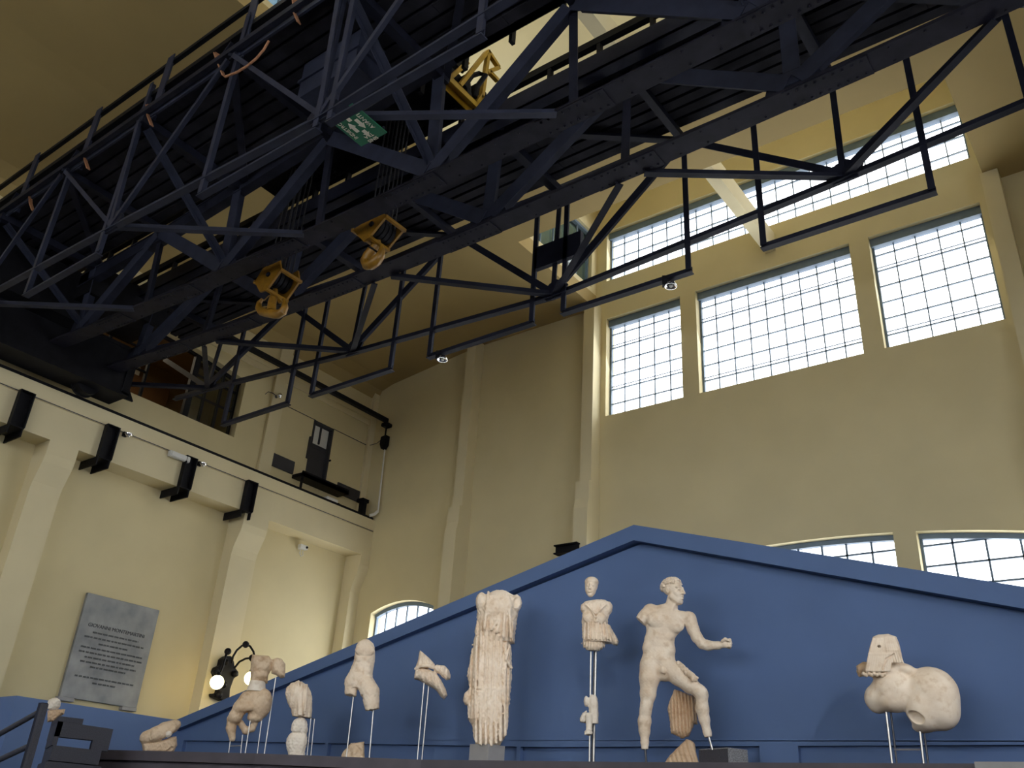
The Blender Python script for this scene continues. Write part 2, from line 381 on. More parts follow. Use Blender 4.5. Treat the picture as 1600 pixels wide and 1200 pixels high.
# panelled base: proud strip with the panels left open
zb = .835
segs = [(290, 512), (517, 812), (818, 1190), (1250, 1700)]
zl = lambda x: .828+max(0, -x-5.5)*.018
xs = [onY(px, 1167, YP)[0] for s in segs for px in s]
edges = [lt[0]]+xs+[xr]
for i in range(0, len(edges), 2):
    if edges[i+1]-edges[i] > .02: mb.prism([(edges[i], ZF), (edges[i+1], ZF), (edges[i+1], zl(edges[i+1])), (edges[i], zl(edges[i]))], 1, YP-.05, YP+.001)
mb.prism([(lt[0], zl(lt[0])), (-5.5, zl(-5.5)), (xr, zl(xr))] + [(xr, zr2-.02), (ap2[0], ap2[2]-.03), (lt[0], lt2[2]-.005)], 1, YP-.05, YP+.001)
struct(mb.build('wall_pediment', 'blue'))
# ================================================================== OVERHEAD BRIDGE CRANE
YA, YB2, YN, YFAR = 5.70, 4.81, 3.40, 6.90
YTOP = {YA: 5.76, YB2: 4.75}        # far main, near main, near outer and far outer trusses
XS0, XS1 = -12.35, 4.3
PAN = 3.27; XC = -4.93
nodes = [XC+PAN*k for k in range(-2, 3)]
zbot = lambda x: 5.63+.0052*(x-XC)**2
ZT = 6.93
crane = thing('bridge_crane', 'large blue-black riveted steel bridge crane with boarded walkways spanning the hall overhead', 'crane', (XC, 5.2, 5.6))
def part(name, mb, m='iron'): return mb.build(name, m, crane)
rv = random.Random(3)
def bottom_chord(y, w=.23):
    N = 16; mb = MB(); xs = [XS0+(XS1-XS0)*i/N for i in range(N+1)]
    for a, b in zip(xs, xs[1:]):
        za, zb_ = zbot(a), zbot(b)
        mb.bar((a, y, za+.012), (b, y, zb_+.012), w, .024)
        mb.bar((a, y-.04, za+.062), (b, y-.04, zb_+.062), .014, .085); mb.bar((a, y+.04, za+.062), (b, y+.04, zb_+.062), .014, .085)
    # splice plates and rivet heads below each joint
    for xj in [-10.6, -9.1, -7.2, -5.2, -3.3, -1.4, .6]:
        mb.bar((xj-.35, y, zbot(xj-.35)-.006), (xj+.35, y, zbot(xj+.35)-.006), w*.96, .012)
        for i in range(9):
            for s in (-1, 1):
                xx = xj-.3+i*.075; mb.ball((xx, y+s*w*.32, zbot(xx)-.012), .014, 6, 4)
    for i in range(60):
        xx = XS0+.4+i*.27
        if xx < XS1:
            for s in (-1, 1): mb.ball((xx, y+s*w*.34, zbot(xx)), .012, 6, 4)
    c = part('bottom_chord', mb, 'rivet'); return c
bottom_chord(YA); bottom_chord(YB2)
for y in (YA, YB2):
    yt = YTOP[y]
    mb = MB(); TP = [(XS0, 6.69), (-9.6, 6.75), (-5.8, 7.04), (-4.8, 7.12), (XS1, 7.12)] if y < 5 else [(XS0, 6.83), (XS1, 6.83)]
    for (xa, za), (xb, zb2) in zip(TP, TP[1:]):
        mb.bar((xa, yt, za+.1), (xb, yt, zb2+.1), .1, .2).bar((xa, yt, za+.01), (xb, yt, zb2+.01), .12, .02).bar((xa, yt, za+.2), (xb, yt, zb2+.2), .12, .02)
    part('top_chord', mb)
    for x in nodes:
        part('post', MB().angle((x, y, zbot(x)+.1), (x, yt, ZT), .15, .12, up=(0, 1, 0)), 'ironlt')
        for s in (-1, 1):
            xt = x+s*PAN/2
            if XS0 < xt < XS1:
                part('diagonal', MB().angle((x+s*.05, y, zbot(x)+.12), (xt-s*.04, yt, ZT-.05), .17, .14, up=(0, 1, 0)), 'ironlt')
        xm = x+PAN/2
        if xm < XS1: part('hanger', MB().angle((xm, y, zbot(xm)+.1), (xm, yt, ZT), .09, .07, up=(0, 1, 0)))
        part('gusset_plate', MB().prism([(x-.26, zbot(x)+.03), (x+.26, zbot(x)+.03), (x+.2, zbot(x)+.26), (x-.2, zbot(x)+.26)], 1, y-.052, y-.047))
# outer fish-bellied trusses
zfar = {-3: 6.3, -2: 5.95, -1: 5.67, 0: 5.467, 1: 5.673, 2: 5.93, 3: 6.3}
znear = {-3: 6.2, -2: 5.62, -1: 5.49, 0: 5.32, 1: 5.5, 2: 5.75, 3: 6.2}
for y, zz, inner in ((YFAR, zfar, YA), (YN, znear, YB2)):
    s_in = 1 if y > inner else -1
    yo = y+.06*s_in; part('outer_top_chord', MB().bar((XS0, yo, 7.04), (XS1, yo, 7.04), .06, .07))
    P = [(XC+PAN*k, y, zz[k]) for k in range(-3, 4)]
    P[0] = (XS0, y, 6.0 if y > 5 else 5.7); P[-1] = (XS1, y, 6.2)
    mb = MB()
    for a, b in zip(P, P[1:]): mb.angle(a, b, .075, .075)
    part('outer_bottom_chord', mb, 'iron' if y > 5 else 'ironlt')
    for i, k in enumerate(range(-2, 3)):
        x, z = XC+PAN*k, zz[k]
        part('gusset_plate', MB().prism([(x-.17, z+.06), (x-.1, z-.05), (x+.12, z-.05), (x+.19, z+.09), (x+.04, z+.2), (x-.06, z+.17)], 1, y-.01, y+.01), 'iron')
        part('post', MB().angle((x, y, z), (x, yo, 6.93), .06, .05, up=(0, 1, 0)), 'ironlt' if y < 5 else 'iron')
        for s in (-1, 1):
            part('diagonal', MB().angle((x, y, z+.02), (x+s*PAN/2*.97, yo, 6.93), (.05 if y < 5 else .08 if s < 0 else .10), .05 if y < 5 else .075, up=(0, 1, 0)), 'ironlt' if y < 5 else 'iron')
        # horizontal lateral bracing to the main truss, and the sway brace across
        for s in (-1, 1):
            xe = x+s*PAN*.46
            if y < 5 and s < 0: continue
            part('lateral_brace', MB().angle((x, y, z+.02), (xe, inner+.1*s_in, zbot(xe)+.0), .07, .07), 'ironlt' if y < 5 else 'iron')
        part('sway_brace', MB().angle((x, y-.05*s_in, 6.9), (x, inner+.05*s_in, zbot(x)+.2), .10, .09, up=(1, 0, 0)), 'ironlt')
        part('cross_beam', MB().bar((x, yo, 6.96), (x, inner, 6.94), .10, .10))
        xm = x+PAN/2
        part('cross_beam', MB().bar((xm, yo, 6.97), (xm, inner, 6.95), .08, .08))
        part('deck_brace', MB().bar((x, inner, 6.97), (xm, yo, 6.98), .08, .04))
# boarded walkways (planks are a pattern of each deck)
for y0, y1, n in ((3.40, 4.66, 8), (5.66, 6.81, 8), (5.50, 5.60, 1)):
    mb = MB().box(XS0, XS1, y0, y1, 7.065, 7.10); w = (y1-y0)/n
    for i in range(n):
        yy = y0+i*w; zz = 7.01+.012*rv.random()
        j = XS0
        while j < XS1-.1:
            e = min(XS1, j+3.6+rv.random()); mb.box(j, e-.006, yy+.018, yy+w-.018, zz+.008*rv.random(), 7.07); j = e
    part('walkway_deck', mb, 'deck')
part('edge_beam', MB().box(XS0, XS1, 3.385, 3.41, 6.97, 7.065), 'ironlt')
# far face of the inner walkway, a plated edge
part('edge_beam', MB().box(XS0, XS1, 5.41, 5.43, 6.80, 7.02).box(XS0, XS1, 5.41, 5.55, 6.80, 6.815))
# trolley rails on little chairs
for y in (5.53, 4.86):
    mb = MB().box(XS0, XS1, y-.035, y+.035, 7.27, 7.36)
    for i in range(28):
        xx = XS0+.3+i*.61
        if xx < XS1: mb.box(xx-.02, xx+.02, y-.03, y+.03, 7.05, 7.28)
    part('trolley_rail', mb, 'black')
# near handrail: flat posts, two rails, raking stays
for i in range(-4, 6):
    x = -4.98+1.545*i
    if x < XS0: continue
    part('handrail_post', MB().angle((x, 3.42, 6.95), (x, 3.42, 7.92), .13, .05, up=(0, 1, 0)), 'ironlt')
    part('handrail_stay', MB().bar((x-.52, 3.42, 7.08), (x-.3, 3.44, 7.40), .05, .02))
part('handrail', MB().bar((XS0-.5, 3.44, 7.86), (XS1, 3.44, 7.86), .05, .05), 'black')
part('handrail', MB().bar((XS0-.5, 3.44, 7.45), (XS1, 3.44, 7.45), .07, .07), 'black')
# hanging U frames below both outer trusses
def uframe(x0, x1, y, zb=5.2, zt=6.95):
    mb = MB()
    for x in (x0, x1): mb.angle((x, y, zb), (x, y, zt), .06, .06, up=(0, 1, 0))
    mb.angle((x0-.03, y, zb), (x1+.03, y, zb), .075, .07)
    return part('hanging_frame', mb, 'ironlt' if y < 5 else 'iron')
for a, b in ((-10.82, -9.38), (-8.89, -7.41), (-6.75, -5.21), (-4.78, -3.26), (-2.47, -.95), (-.1, 1.4)): uframe(a, b, YFAR)
for a, b in ((-9.8, -8.3), (-6.53, -4.94), (-4.77, -3.18), (-1.7, -.1)): uframe(a, b, YN)
# extra verticals of the frames that rise past the near deck edge
for x in (-8.3, -6.53):
    part('frame_tie', MB().angle((x, YN, 6.95), (x, YN, 7.6), .06, .06, up=(0, 1, 0)), 'ironlt')
part('hanging_board', MB().box(-5.21, -4.57, YFAR-.03, YFAR+.03, 5.90, 6.21))
# equipment box under the near walkway
part('cabinet', MB().box(-6.05, -5.22, 3.86, 4.2, 6.52, 7.0).box(-6.08, -5.19, 3.84, 4.22, 6.74, 6.77), 'ironlt')
# end carriage running on the ledge
ec = part('end_carriage', MB().box(-12.58, -12.12, 2.3, 5.98, 5.62, 6.3).box(-12.62, -12.1, 2.2, 6.02, 6.3, 6.36).box(-12.62, -12.1, 2.2, 6.02, 5.58, 5.63), 'black')
for y in (2.9, 5.5):
    MB().cyl((-12.44, y, 5.66), (-12.30, y, 5.66), .19, 20).cyl((-12.48, y, 5.66), (-12.44, y, 5.66), .21, 20).build('wheel', 'black', ec)
part('end_bracket', MB().box(-12.5, -12.1, 5.9, 6.02, 5.6, 6.1).prism([(5.9, 5.6), (6.2, 5.62), (6.08, 5.8), (5.9, 6.0)], 0, -12.3, -12.26), 'black')
part('end_platform', MB().box(-12.3, -11.4, 4.7, 5.9, 6.5, 6.95).box(-12.3, -11.8, 3.4, 4.9, 6.2, 6.95), 'black')

tag(MB().box(-12.66, -12.60, YF, YB-.05, 5.46, 5.51).build('runway_rail', 'black'), 'thin black crane rail along the top of the cream wall ledge', 'rail')

# ------------------------------------------------------------------ trolley with its hooks
tr = thing('crane_trolley', 'dark winch trolley in the gap of the bridge crane with yellow lattice end frame', 'trolley', (-6.4, 5.2, 7.36))
tb = MB().box(-8.5, -5.1, 4.72, 4.9, 7.40, 7.58).box(-8.5, -5.1, 5.46, 5.64, 7.40, 7.58)
for x in (-8.4, -7.7, -6.9, -6.1, -5.25): tb.box(x-.08, x+.08, 4.72, 5.64, 7.40, 7.56)
tb.box(-8.45, -5.15, 4.8, 5.6, 7.41, 7.45); tb.build('trolley_frame', 'black', tr)
for x in (-7.3, -6.0): MB().cyl((x-.42, 5.2, 7.78), (x+.42, 5.2, 7.78), .24, 20).build('rope_drum', 'iron', tr)
MB().box(-7.65, -6.75, 4.85, 5.6, 7.9, 8.3).box(-6.5, -5.4, 4.9, 5.5, 8.0, 8.35).build('motor_housing', 'black', tr)
for x in (-7.5, -5.5):
    for y in (4.86, 5.53): MB().cyl((x, y-.05, 7.47), (x, y+.05, 7.47), .12, 18).build('wheel', 'black', tr)
# yellow lattice frame at the right end
xf = -5.02
yb = MB().box(xf-.06, xf+.06, 4.84, 5.40, 7.12, 7.13).box(xf-.06, xf-.05, 4.84, 5.40, 7.04, 7.13).box(xf+.05, xf+.06, 4.84, 5.40, 7.05, 7.13)
fr = yb.build('end_frame', 'yellowb', tr)
q = lambda px, py: tuple(onX(px, py, xf))
for a, b in (((718, 134), (760, 82)), ((752, 155), (763, 80)), ((762, 80), (779, 106)), ((761, 113), (779, 106)), ((742, 166), (752, 150)), ((703, 122), (730, 98)), ((764, 112), (777, 126))):
    MB().bar(q(*a), q(*b), .045, .05, up=(1, 0, 0)).build('lattice_bar', 'yellowb', fr)
MB().bar(q(697, 118), q(742, 160), .03, .03).build('lattice_bar', 'yellowb', fr)
MB().tube([q(725, 136), q(738, 118), q(748, 115), (q(750, 122)[0]+.08, q(750, 122)[1], q(750, 122)[2]), q(745, 136), q(742, 152)], .03).build('cable_loop', 'black', tr)
MB().tube([q(708, 118), q(718, 108), q(730, 106), q(722, 112)], .022).build('cable_loop', 'black', tr)
MB().tube([(xf, 5.25, 7.13), (xf-.05, 5.25, 7.45), (-5.3, 5.3, 7.5)], .05).build('brake_housing', 'black', tr)

def hook_block(name, label, poly, yn, dy, horn):
    y0 = yn; pts = [onY(px, py, y0) for px, py in poly]
    c = sum(pts)/len(pts)
    t = thing(name, label, 'crane hook', (c[0], y0+dy/2, c[2]))
    pz = [(p[0], p[2]) for p in pts]
    for y in (y0, y0+dy): MB().prism(pz, 1, y-.012, y+.012).build('side_plate', 'yellow', t)
    # tie bars along the open right side: polygon points 1 (top) and 2 (bottom), and the left corner
    for i in (1, 2, 4):
        p = pz[i]; MB().bar((p[0], y0-.02, p[1]), (p[0], y0+dy+.02, p[1]), .035, .035).build('tie_bar', 'yellow', t)
    u = Vector((pz[1][0]-pz[2][0], 0, pz[1][1]-pz[2][1])); cx, cz = c[0]+.02, c[2]+.02
    for i in range(4):
        y = y0+.05+i*(dy-.1)/3; MB().cyl((cx, y-.022, cz), (cx, y+.022, cz), .115, 22).build('sheave', 'black', t)
    MB().cyl((cx, y0-.03, cz), (cx, y0+dy+.03, cz), .03, 12).build('axle', 'iron', t)
    for i in range(4):
        y = y0+.05+i*(dy-.1)/3
        for s in (-1, 1): MB().cyl((cx+s*.1, y, cz), (cx+s*.1, y, 7.6), .009, 6).build('wire_rope', 'rope', t)
    ym = y0+dy/2
    horn(t, ym)
    return t
def horn_double(t, y):
    P = lambda px, py: tuple(onY(px, py, y))
    h = MB().tube([P(431, 452), P(428, 462), P(425, 474), P(424, 486)], [.028, .045, .05, .055], 12)
    h.tube([P(410, 467), P(405, 473), P(404, 481), P(409, 487), P(417, 489), P(426, 490), P(435, 491), P(442, 487), P(445, 480), P(445, 473), P(443, 468)],
           [.018, .03, .042, .05, .052, .056, .052, .05, .042, .03, .018], 12)
    o = h.build('double_hook', 'yellow', t)
    MB().tube([P(412, 470), P(420, 462), P(431, 460), P(441, 473)], .008, 6).build('safety_latch', 'yellow', o)
def horn_single(t, y):
    P = lambda px, py: tuple(onY(px, py, y))
    h = MB().tube([P(592, 373), P(588, 382), P(584, 388)], [.03, .042, .05], 12)
    h.tube([P(596, 384), P(597, 392), P(594, 400), P(588, 407), P(580, 413), P(573, 414), P(571, 408), P(576, 400), P(582, 391)], [.02, .035, .05, .062, .062, .055, .058, .065, .06], 12)
    o = h.build('hook', 'yellow', t)
    MB().tube([P(585, 382), P(596, 385)], .01, 6).build('safety_latch', 'yellow', o)
hook_block('hook_block', 'ochre yellow pulley block ending in a double-horned hook, lower left of the two', [(438, 405), (440, 422), (418, 453), (407, 457), (399, 441), (412, 420)], 5.08, .28, horn_double)
hook_block('hook_block', 'ochre yellow pulley block with a single curled hook, hanging nearer the truss middle', [(602, 335), (604, 339), (578, 371), (569, 378), (552, 360), (575, 345)], 5.08, .27, horn_single)

# ------------------------------------------------------------------ direction sign under the bracing, facing down
sg = thing('direction_sign', 'green sign with white arrows and Italian direction words under the crane bracing', 'sign', (-4.72, 3.63, 5.30))
MB().box(-.155, .155, -.205, .205, 0, .012).build('plate', 'sign', sg, local=True)
MB().cyl((-.13, .18, .01), (-.13, .18, .06), .012, 8).cyl((.13, .18, .01), (.13, .18, .06), .012, 8).cyl((-.13, -.18, .01), (-.13, -.18, .06), .012, 8).cyl((.13, -.18, .01), (.13, -.18, .06), .012, 8).build('bolt', 'iron', sg, local=True)
def arrow(cx, cy, ang, L, W):
    c, s = math.cos(ang), math.sin(ang)
    pts = [(-L/2, -W*.25), (L*.02, -W*.25), (L*.02, -W/2), (L/2, 0), (L*.02, W/2), (L*.02, W*.25), (-L/2, W*.25)]
    P = [(cx+a*c-b*s, cy+a*s+b*c) for a, b in pts]
    MB().prism(P, 2, -.004, .001).build('arrow', 'signw', sg, local=True)
arrow(-.005, -.105, math.pi*1.5, .075, .07); arrow(.005, .105, math.pi/2, .075, .07)
arrow(.045, 0, math.pi/2, .12, .065); arrow(-.045, 0, -math.pi/2, .12, .065)
def text(body, size, loc, rot, m, parent, ext=.0015, sx=1., name='lettering', align='CENTER'):
    cu = bpy.data.curves.new(name, 'FONT'); cu.body = body; cu.size = size; cu.extrude = ext; cu.align_x = align; cu.align_y = 'CENTER'
    cu.materials.append(M[m]); o = bpy.data.objects.new(name, cu); COL.objects.link(o); o.location = loc; o.rotation_euler = rot; o.scale = (sx, 1, 1)
    bpy.context.view_layer.update()
    me = bpy.data.meshes.new_from_object(o.evaluated_get(bpy.context.evaluated_depsgraph_get()))
    w_ = bpy.data.objects.new(name, me); COL.objects.link(w_); w_.location = loc; w_.rotation_euler = rot; w_.scale = (sx, 1, 1); w_.parent = parent
    bpy.data.objects.remove(o); return w_
# words read from below
PI = math.pi
text('DESTRA', .058, (0, -.172, -.003), (PI, 0, PI), 'signw', sg, sx=.95); text('SINIS\nTRA', .05, (0, .168, -.003), (PI, 0, PI), 'signw', sg, sx=1.)
text('AVANTI', .055, (.105, 0, -.003), (PI, 0, -PI/2), 'signw', sg); text('INDIETRO', .05, (-.108, 0, -.003), (PI, 0, -PI/2), 'signw', sg)

# straps looped over the near handrail
for i, (px, py, q1, q2) in enumerate([(47, 305, (48, 318), (52, 330)), (132, 240, (134, 252), (138, 264)), (230, 165, (232, 182), (237, 196)), (336, 84, (342, 100), (350, 119)), (459, 0, (461, 22), (467, 36))]):
    a = onY(px, py, 3.39); b = onY(*q1, 3.37); c_ = onY(*q2, 3.34)
    mb = MB(); P = [tuple(a+np.array([0, .10, .02])), tuple(a), tuple(b), tuple(c_)]
    for u, w in zip(P, P[1:]): mb.bar(u, w, .012, .045, up=(0, 1, 0))
    lab = ['faded orange strap tied round the crane handrail, farthest left at the wall', 'faded orange strap tied round the crane handrail, second from the left',
           'faded orange strap tied round the crane handrail, middle of the five', 'faded orange strap on the crane handrail beside the looping cable', 'faded orange strap on the crane handrail at the top edge of the photo'][i]
    tag(mb.build('strap', 'strap'), lab, 'strap', 'straps on the crane handrail')
pts = [onY(*p, 3.3) for p in ((352, 120), (370, 113), (385, 104), (400, 92), (412, 78), (420, 64))]
tag(MB().tube([tuple(p) for p in pts], .013).build('hanging_cable', 'strap'), 'brown cable drooping in a curve beneath the near walkway edge', 'cable')
# floodlights clamped to the hanging frames
def spot(loc, lab):
    t = thing('spotlight', lab, 'spotlight', loc, .5, 'spotlights on the hanging frames')
    MB().box(-.035, .035, -.03, .03, .03, .14).build('bracket', 'black', t, local=True)
    h = MB().lathe([(.015, .045), (.04, .035), (.06, 0), (.064, -.015), (.058, -.015), (.036, .006), (.0, .012)], (.05, -.01, .03), 20); h.build('reflector', 'lens', t, local=True)
    MB().ball((.05, -.01, .025), .022, 10, 7).build('bulb', 'white', t, local=True)
spot((-6.60, YFAR, 5.08), 'small silver spotlight under the hanging frame left of the dark board')
spot((-3.53, YFAR, 5.08), 'small silver spotlight under the hanging frame in front of the tall windows')
# ================================================================== FITTINGS ON THE WALLS
# channel-iron brackets hanging over the ledge face
def make_bracket():
    t = empty('steel_bracket', (-12.59, 0, 5.24))
    MB().box(-.0, .02, -.105, .105, -.53, .0).box(.02, .10, -.105, -.085, -.53, .0).box(.02, .10, .085, .105, -.53, .0).box(.0, .1, -.105, .105, -.012, .0).build('channel', 'black', t, local=True)
    # lower arm runs back under the beam and into the wall
    MB().box(-.42, .06, -.105, -.085, -.66, -.53).box(-.42, .06, .085, .105, -.66, -.53).box(-.42, .08, -.105, .105, -.545, -.53).build('lower_arm', 'black', t, local=True)
    mb = MB()
    for k in range(4):
        for y in (-.08, .08): mb.ball((.022, y, -.08-.12*k), .014, 8, 5)
    mb.build('bolt', 'black', t, local=True)
    return t
br = make_bracket()
spotsb = [(4.8, 'black steel bracket on the ledge cut by the left edge of the photo'), (6.14, 'black steel bracket on the ledge, just left of the round camera lamp'),
          (7.55, 'black steel bracket on the ledge beside the white emergency light box'), (8.8, 'black steel bracket on the ledge above the tall pilaster near the corner')]
for i, (y, lab) in enumerate(spotsb):
    o = br if i == 0 else copy_tree(br)
    o.location = (-12.59, y, 5.24); o.matrix_basis = Matrix.Translation((-12.59, y, 5.24))
    tag(o, lab, 'bracket', 'steel brackets on the ledge')
def lampette(y, z, lab):
    t = thing('ledge_lamp', lab, 'lamp', (-12.585, y, z), 0, 'small lamps on the ledge wire')
    MB().box(0, .05, -.03, .03, -.02, .05).build('mount', 'black', t, local=True)
    MB().lathe([(0, -.02), (.035, -.015), (.06, .01), (.062, .03), (.05, .03), (0, .02)], (.09, .03, -.005), 16).ball((.09, .03, -.01), .028, 10, 6).build('lamp_head', 'lens', t, local=True)
p = onX(195, 680, -12.55); lampette(p[1], p[2], 'small round silver lamp on the ledge right of the second bracket')
p = onX(312, 726, -12.55); lampette(p[1], p[2], 'small round silver lamp on the ledge right of the third bracket')
p = onX(279, 714, -12.56)
t = thing('emergency_light', 'white rectangular emergency light box fixed to the cream wall ledge', 'light', (-12.59, p[1], p[2]))
MB().box(0, .09, -.19, .19, -.05, .05).build('housing', 'white', t, local=True, bevel=.02); MB().box(.085, .1, -.16, .16, -.035, .035).build('diffuser', 'white', t, local=True)
tag(MB().cyl((-12.588, -1, 5.235), (-12.588, YB-.02, 5.235), .007, 6).build('wall_cable', 'dgrey'), 'thin dark cable running along the whole wall ledge', 'cable')
tag(MB().cyl((-13.0, 9.45, 7.13), (-13.0, 10.3, 7.13), .007, 6).cyl((-13.0, 10.78, 7.13), (-13.0, 11.75, 7.13), .007, 6).tube([(-13.0, 11.75, 7.13), (-12.8, 11.8, 7.16), (-12.66, 11.78, 7.2)], .007, 6).build('wall_cable', 'dgrey'), 'thin cable above the small dark door on the upper wall', 'cable')
p = onX(432, 620, -12.94)
t = thing('wall_lamp', 'small round wire-caged lamp on the upper pilaster', 'lamp', (-12.95, p[1], p[2]))
MB().cyl((0, 0, 0), (.05, 0, 0), .03, 12).build('mount', 'dgrey', t, local=True); MB().ball((.1, 0, 0), .055, 12, 8).build('lamp_head', 'lens', t, local=True)
MB().tube([(0, -.25, -.05), (0.01, -.2, .02), (.02, -.1, .03), (.03, 0, 0)], .008, 6).build('cable', 'dgrey', t, local=True)
p = onX(467, 857, XL)
t = thing('security_camera', 'white security camera on the recessed wall bay with a loop of cable', 'camera', (XL, p[1], p[2]))
MB().cyl((0, 0, 0), (.1, 0, 0), .025, 12).build('mount', 'white', t, local=True)
MB().box(.06, .16, -.09, .09, -.03, .05).build('housing', 'white', t, local=True, bevel=.015); MB().cyl((.16, .05, .01), (.175, .05, .01), .022, 12).build('lens', 'black', t, local=True)
MB().tube([(.05, .0, -.02), (.06, -.01, -.1), (.06, .03, -.15), (.06, .07, -.12), (.05, .06, -.04)], .008, 6).build('cable', 'white', t, local=True)

# door with balcony ledge and dark boxes on the upper left wall
d = empty('door_1', (XL, 10.53, 5.94)); d['kind'] = 'structure'
MB().box(XL-.12, XL-.06, 10.29, 10.77, 5.94, 6.62).build('door_leaf', 'door', d)
MB().box(XL-.12, XL+.02, 10.27, 10.31, 5.94, 7.12).box(XL-.12, XL+.02, 10.75, 10.79, 5.94, 7.12).box(XL-.12, XL+.02, 10.27, 10.79, 7.08, 7.13).box(XL-.1, XL-.05, 10.515, 10.545, 6.72, 7.1).box(XL-.1, XL-.05, 10.3, 10.77, 6.60, 6.68).build('door_frame', 'door', d)
MB().box(XL-.09, XL-.082, 10.31, 10.75, 6.66, 7.08).build('pane', 'white', d)
MB().box(XL, XL+.05, 10.22, 10.28, 6.3, 6.75).build('hinge_plate', 'door', d); MB().cyl((XL, 10.80, 6.45), (XL+.05, 10.80, 6.45), .02, 8).build('handle', 'black', d)
tag(MB().box(XL+.002, XL+.32, 9.98, 11.16, 5.80, 5.87).box(XL+.28, XL+.32, 9.98, 11.16, 5.80, 5.90).box(XL+.27, XL+.3, 9.98, 10.02, 5.46, 5.80).build('door_ledge', 'black'), 'black steel ledge below the small dark door', 'ledge')
tag(MB().box(XL, XL+.04, 9.41, 9.97, 5.87, 6.12).build('wall_panel', 'door', bevel=.006), 'dark rectangular panel on the upper wall, left of the small door', 'panel', 'dark panels beside the small door')
tag(MB().box(XL, XL+.04, 11.1, 11.74, 5.87, 6.1).build('wall_panel', 'door', bevel=.006), 'dark rectangular panel on the upper wall, right of the small door', 'panel', 'dark panels beside the small door')
p = onX(517, 784, -12.68)
t = thing('ledge_floodlight', 'pale grey floodlight lying on the ledge under the dark panel', 'light', (-12.68, p[1], 5.46))
MB().box(-.08, .08, -.16, .12, .02, .12).build('housing', 'white', t, local=True, bevel=.03); MB().box(-.03, .03, .12, .2, 0, .08).build('bracket', 'black', t, local=True)
tag(MB().box(-12.85, -12.72, 11.60, 11.69, 5.46, 5.80).box(-12.88, -12.7, 11.55, 11.72, 5.80, 5.87).build('rail_buffer', 'black'), 'black buffer block standing at the end of the wall ledge', 'buffer')

# long steel bar along the left wall, with its end fittings and the white conduit down the back wall
tag(MB().bar((-12.5, 5.2, 7.58), (-12.5, YB-.12, 7.58), .085, .085).build('steel_tie_bar', 'black'), 'long black steel bar running to the corner of the back wall', 'bar')
t = thing('switch_box', 'black switch box hanging under the end of the long steel bar', 'switch', (-12.52, YB-.1, 7.16))
MB().cyl((-12.52, YB-.1, 7.52), (-12.52, YB-.1, 7.25), .018, 8).build('hanger', 'black', t)
MB().box(-12.60, -12.42, YB-.2, YB-.02, 7.44, 7.53).build('clamp', 'black', t, bevel=.03)
MB().prism([(-12.58, 7.22), (-12.44, 7.24), (-12.44, 7.04), (-12.50, 6.95), (-12.54, 6.95), (-12.59, 7.06)], 1, YB-.16, YB-.04).build('housing', 'black', t)
tag(MB().cyl((-12.51, YB-.07, 6.95), (-12.47, YB-.07, 5.62), .016, 8).tube([(-12.47, YB-.07, 5.62), (-12.5, YB-.12, 5.55), (-12.56, YB-.2, 5.5)], .03, 8).build('conduit', 'white'), 'white conduit down the back wall below the switch box', 'pipe')
t = thing('steel_stub', 'black steel beam stub fixed to the back wall pilaster above the blue gable', 'beam', (-7.7, 11.45, 4.12))
MB().box(-7.92, -7.48, 11.38, 11.52, 4.06, 4.08).box(-7.92, -7.48, 11.38, 11.52, 4.19, 4.21).box(-7.92, -7.48, 11.44, 11.46, 4.06, 4.21).build('beam', 'black', t)

# room seen through the arched opening in the upper left wall
mb = MB().box(-16.5, -16.3, 2.5, 10.2, 5.4, 8.6).box(-16.4, XL-.28, 10.0, 10.2, 5.4, 8.6).box(-16.4, XL-.28, 2.5, 2.7, 5.4, 8.6).box(-16.4, XL-.28, 2.5, 10.2, 5.4, 5.6).box(-16.4, XL-.28, 2.5, 10.2, 8.4, 8.6)
struct(mb.build('wall_side_room', 'brown'))
a_ = onX(187, 600, -16.25); b_ = onX(214, 600, -16.25)
for k_ in range(3):
    w_ = (b_[1]-a_[1])/3; trim(MB().box(-16.3, -16.22, a_[1]+k_*w_, a_[1]+(k_+.8)*w_, 6.3, 8.2), 'white')
trim(MB().box(-16.3, -16.2, 8.0, 8.9, 5.6, 8.0).box(-16.3, -16.2, 9.3, 9.8, 5.6, 7.9), 'brownd')
ow = empty(winname(), (XL-.2, 6.6, 6.1)); ow['kind'] = 'structure'
mb = MB(); xw = XL-.17
for y in (4.62, 5.3, 6.0, 6.75, 7.62, 7.9, 8.2, 8.53): mb.box(xw-.03, xw+.03, y-.02, y+.02, 6.1, archW(y)-.01)
for z in (6.62, 7.0):
    mb.box(xw-.02, xw+.02, 7.62, 8.55, z-.015, z+.015)
    mb.box(xw-.02, xw+.02, 4.62, 6.75, z-.015, z+.015)
N = 14
for k in range(N):
    a, b = 4.6+3.97*k/N, 4.6+3.97*(k+1)/N
    mb.prism([(a, archW(a)-.05), (b, archW(b)-.05), (b, archW(b)), (a, archW(a))], 0, xw-.03, xw+.03)
mb.box(xw-.03, xw+.05, 7.55, 7.66, 6.1, archW(7.6)-.02)
mb.build('window_frame', 'black', ow)
MB().prism([(7.64, 6.12), (8.53, 6.12), (8.53, archW(8.53)-.03), (7.64, archW(7.64)-.03)], 0, xw-.004, xw+.004).build('pane', 'glasst', ow)

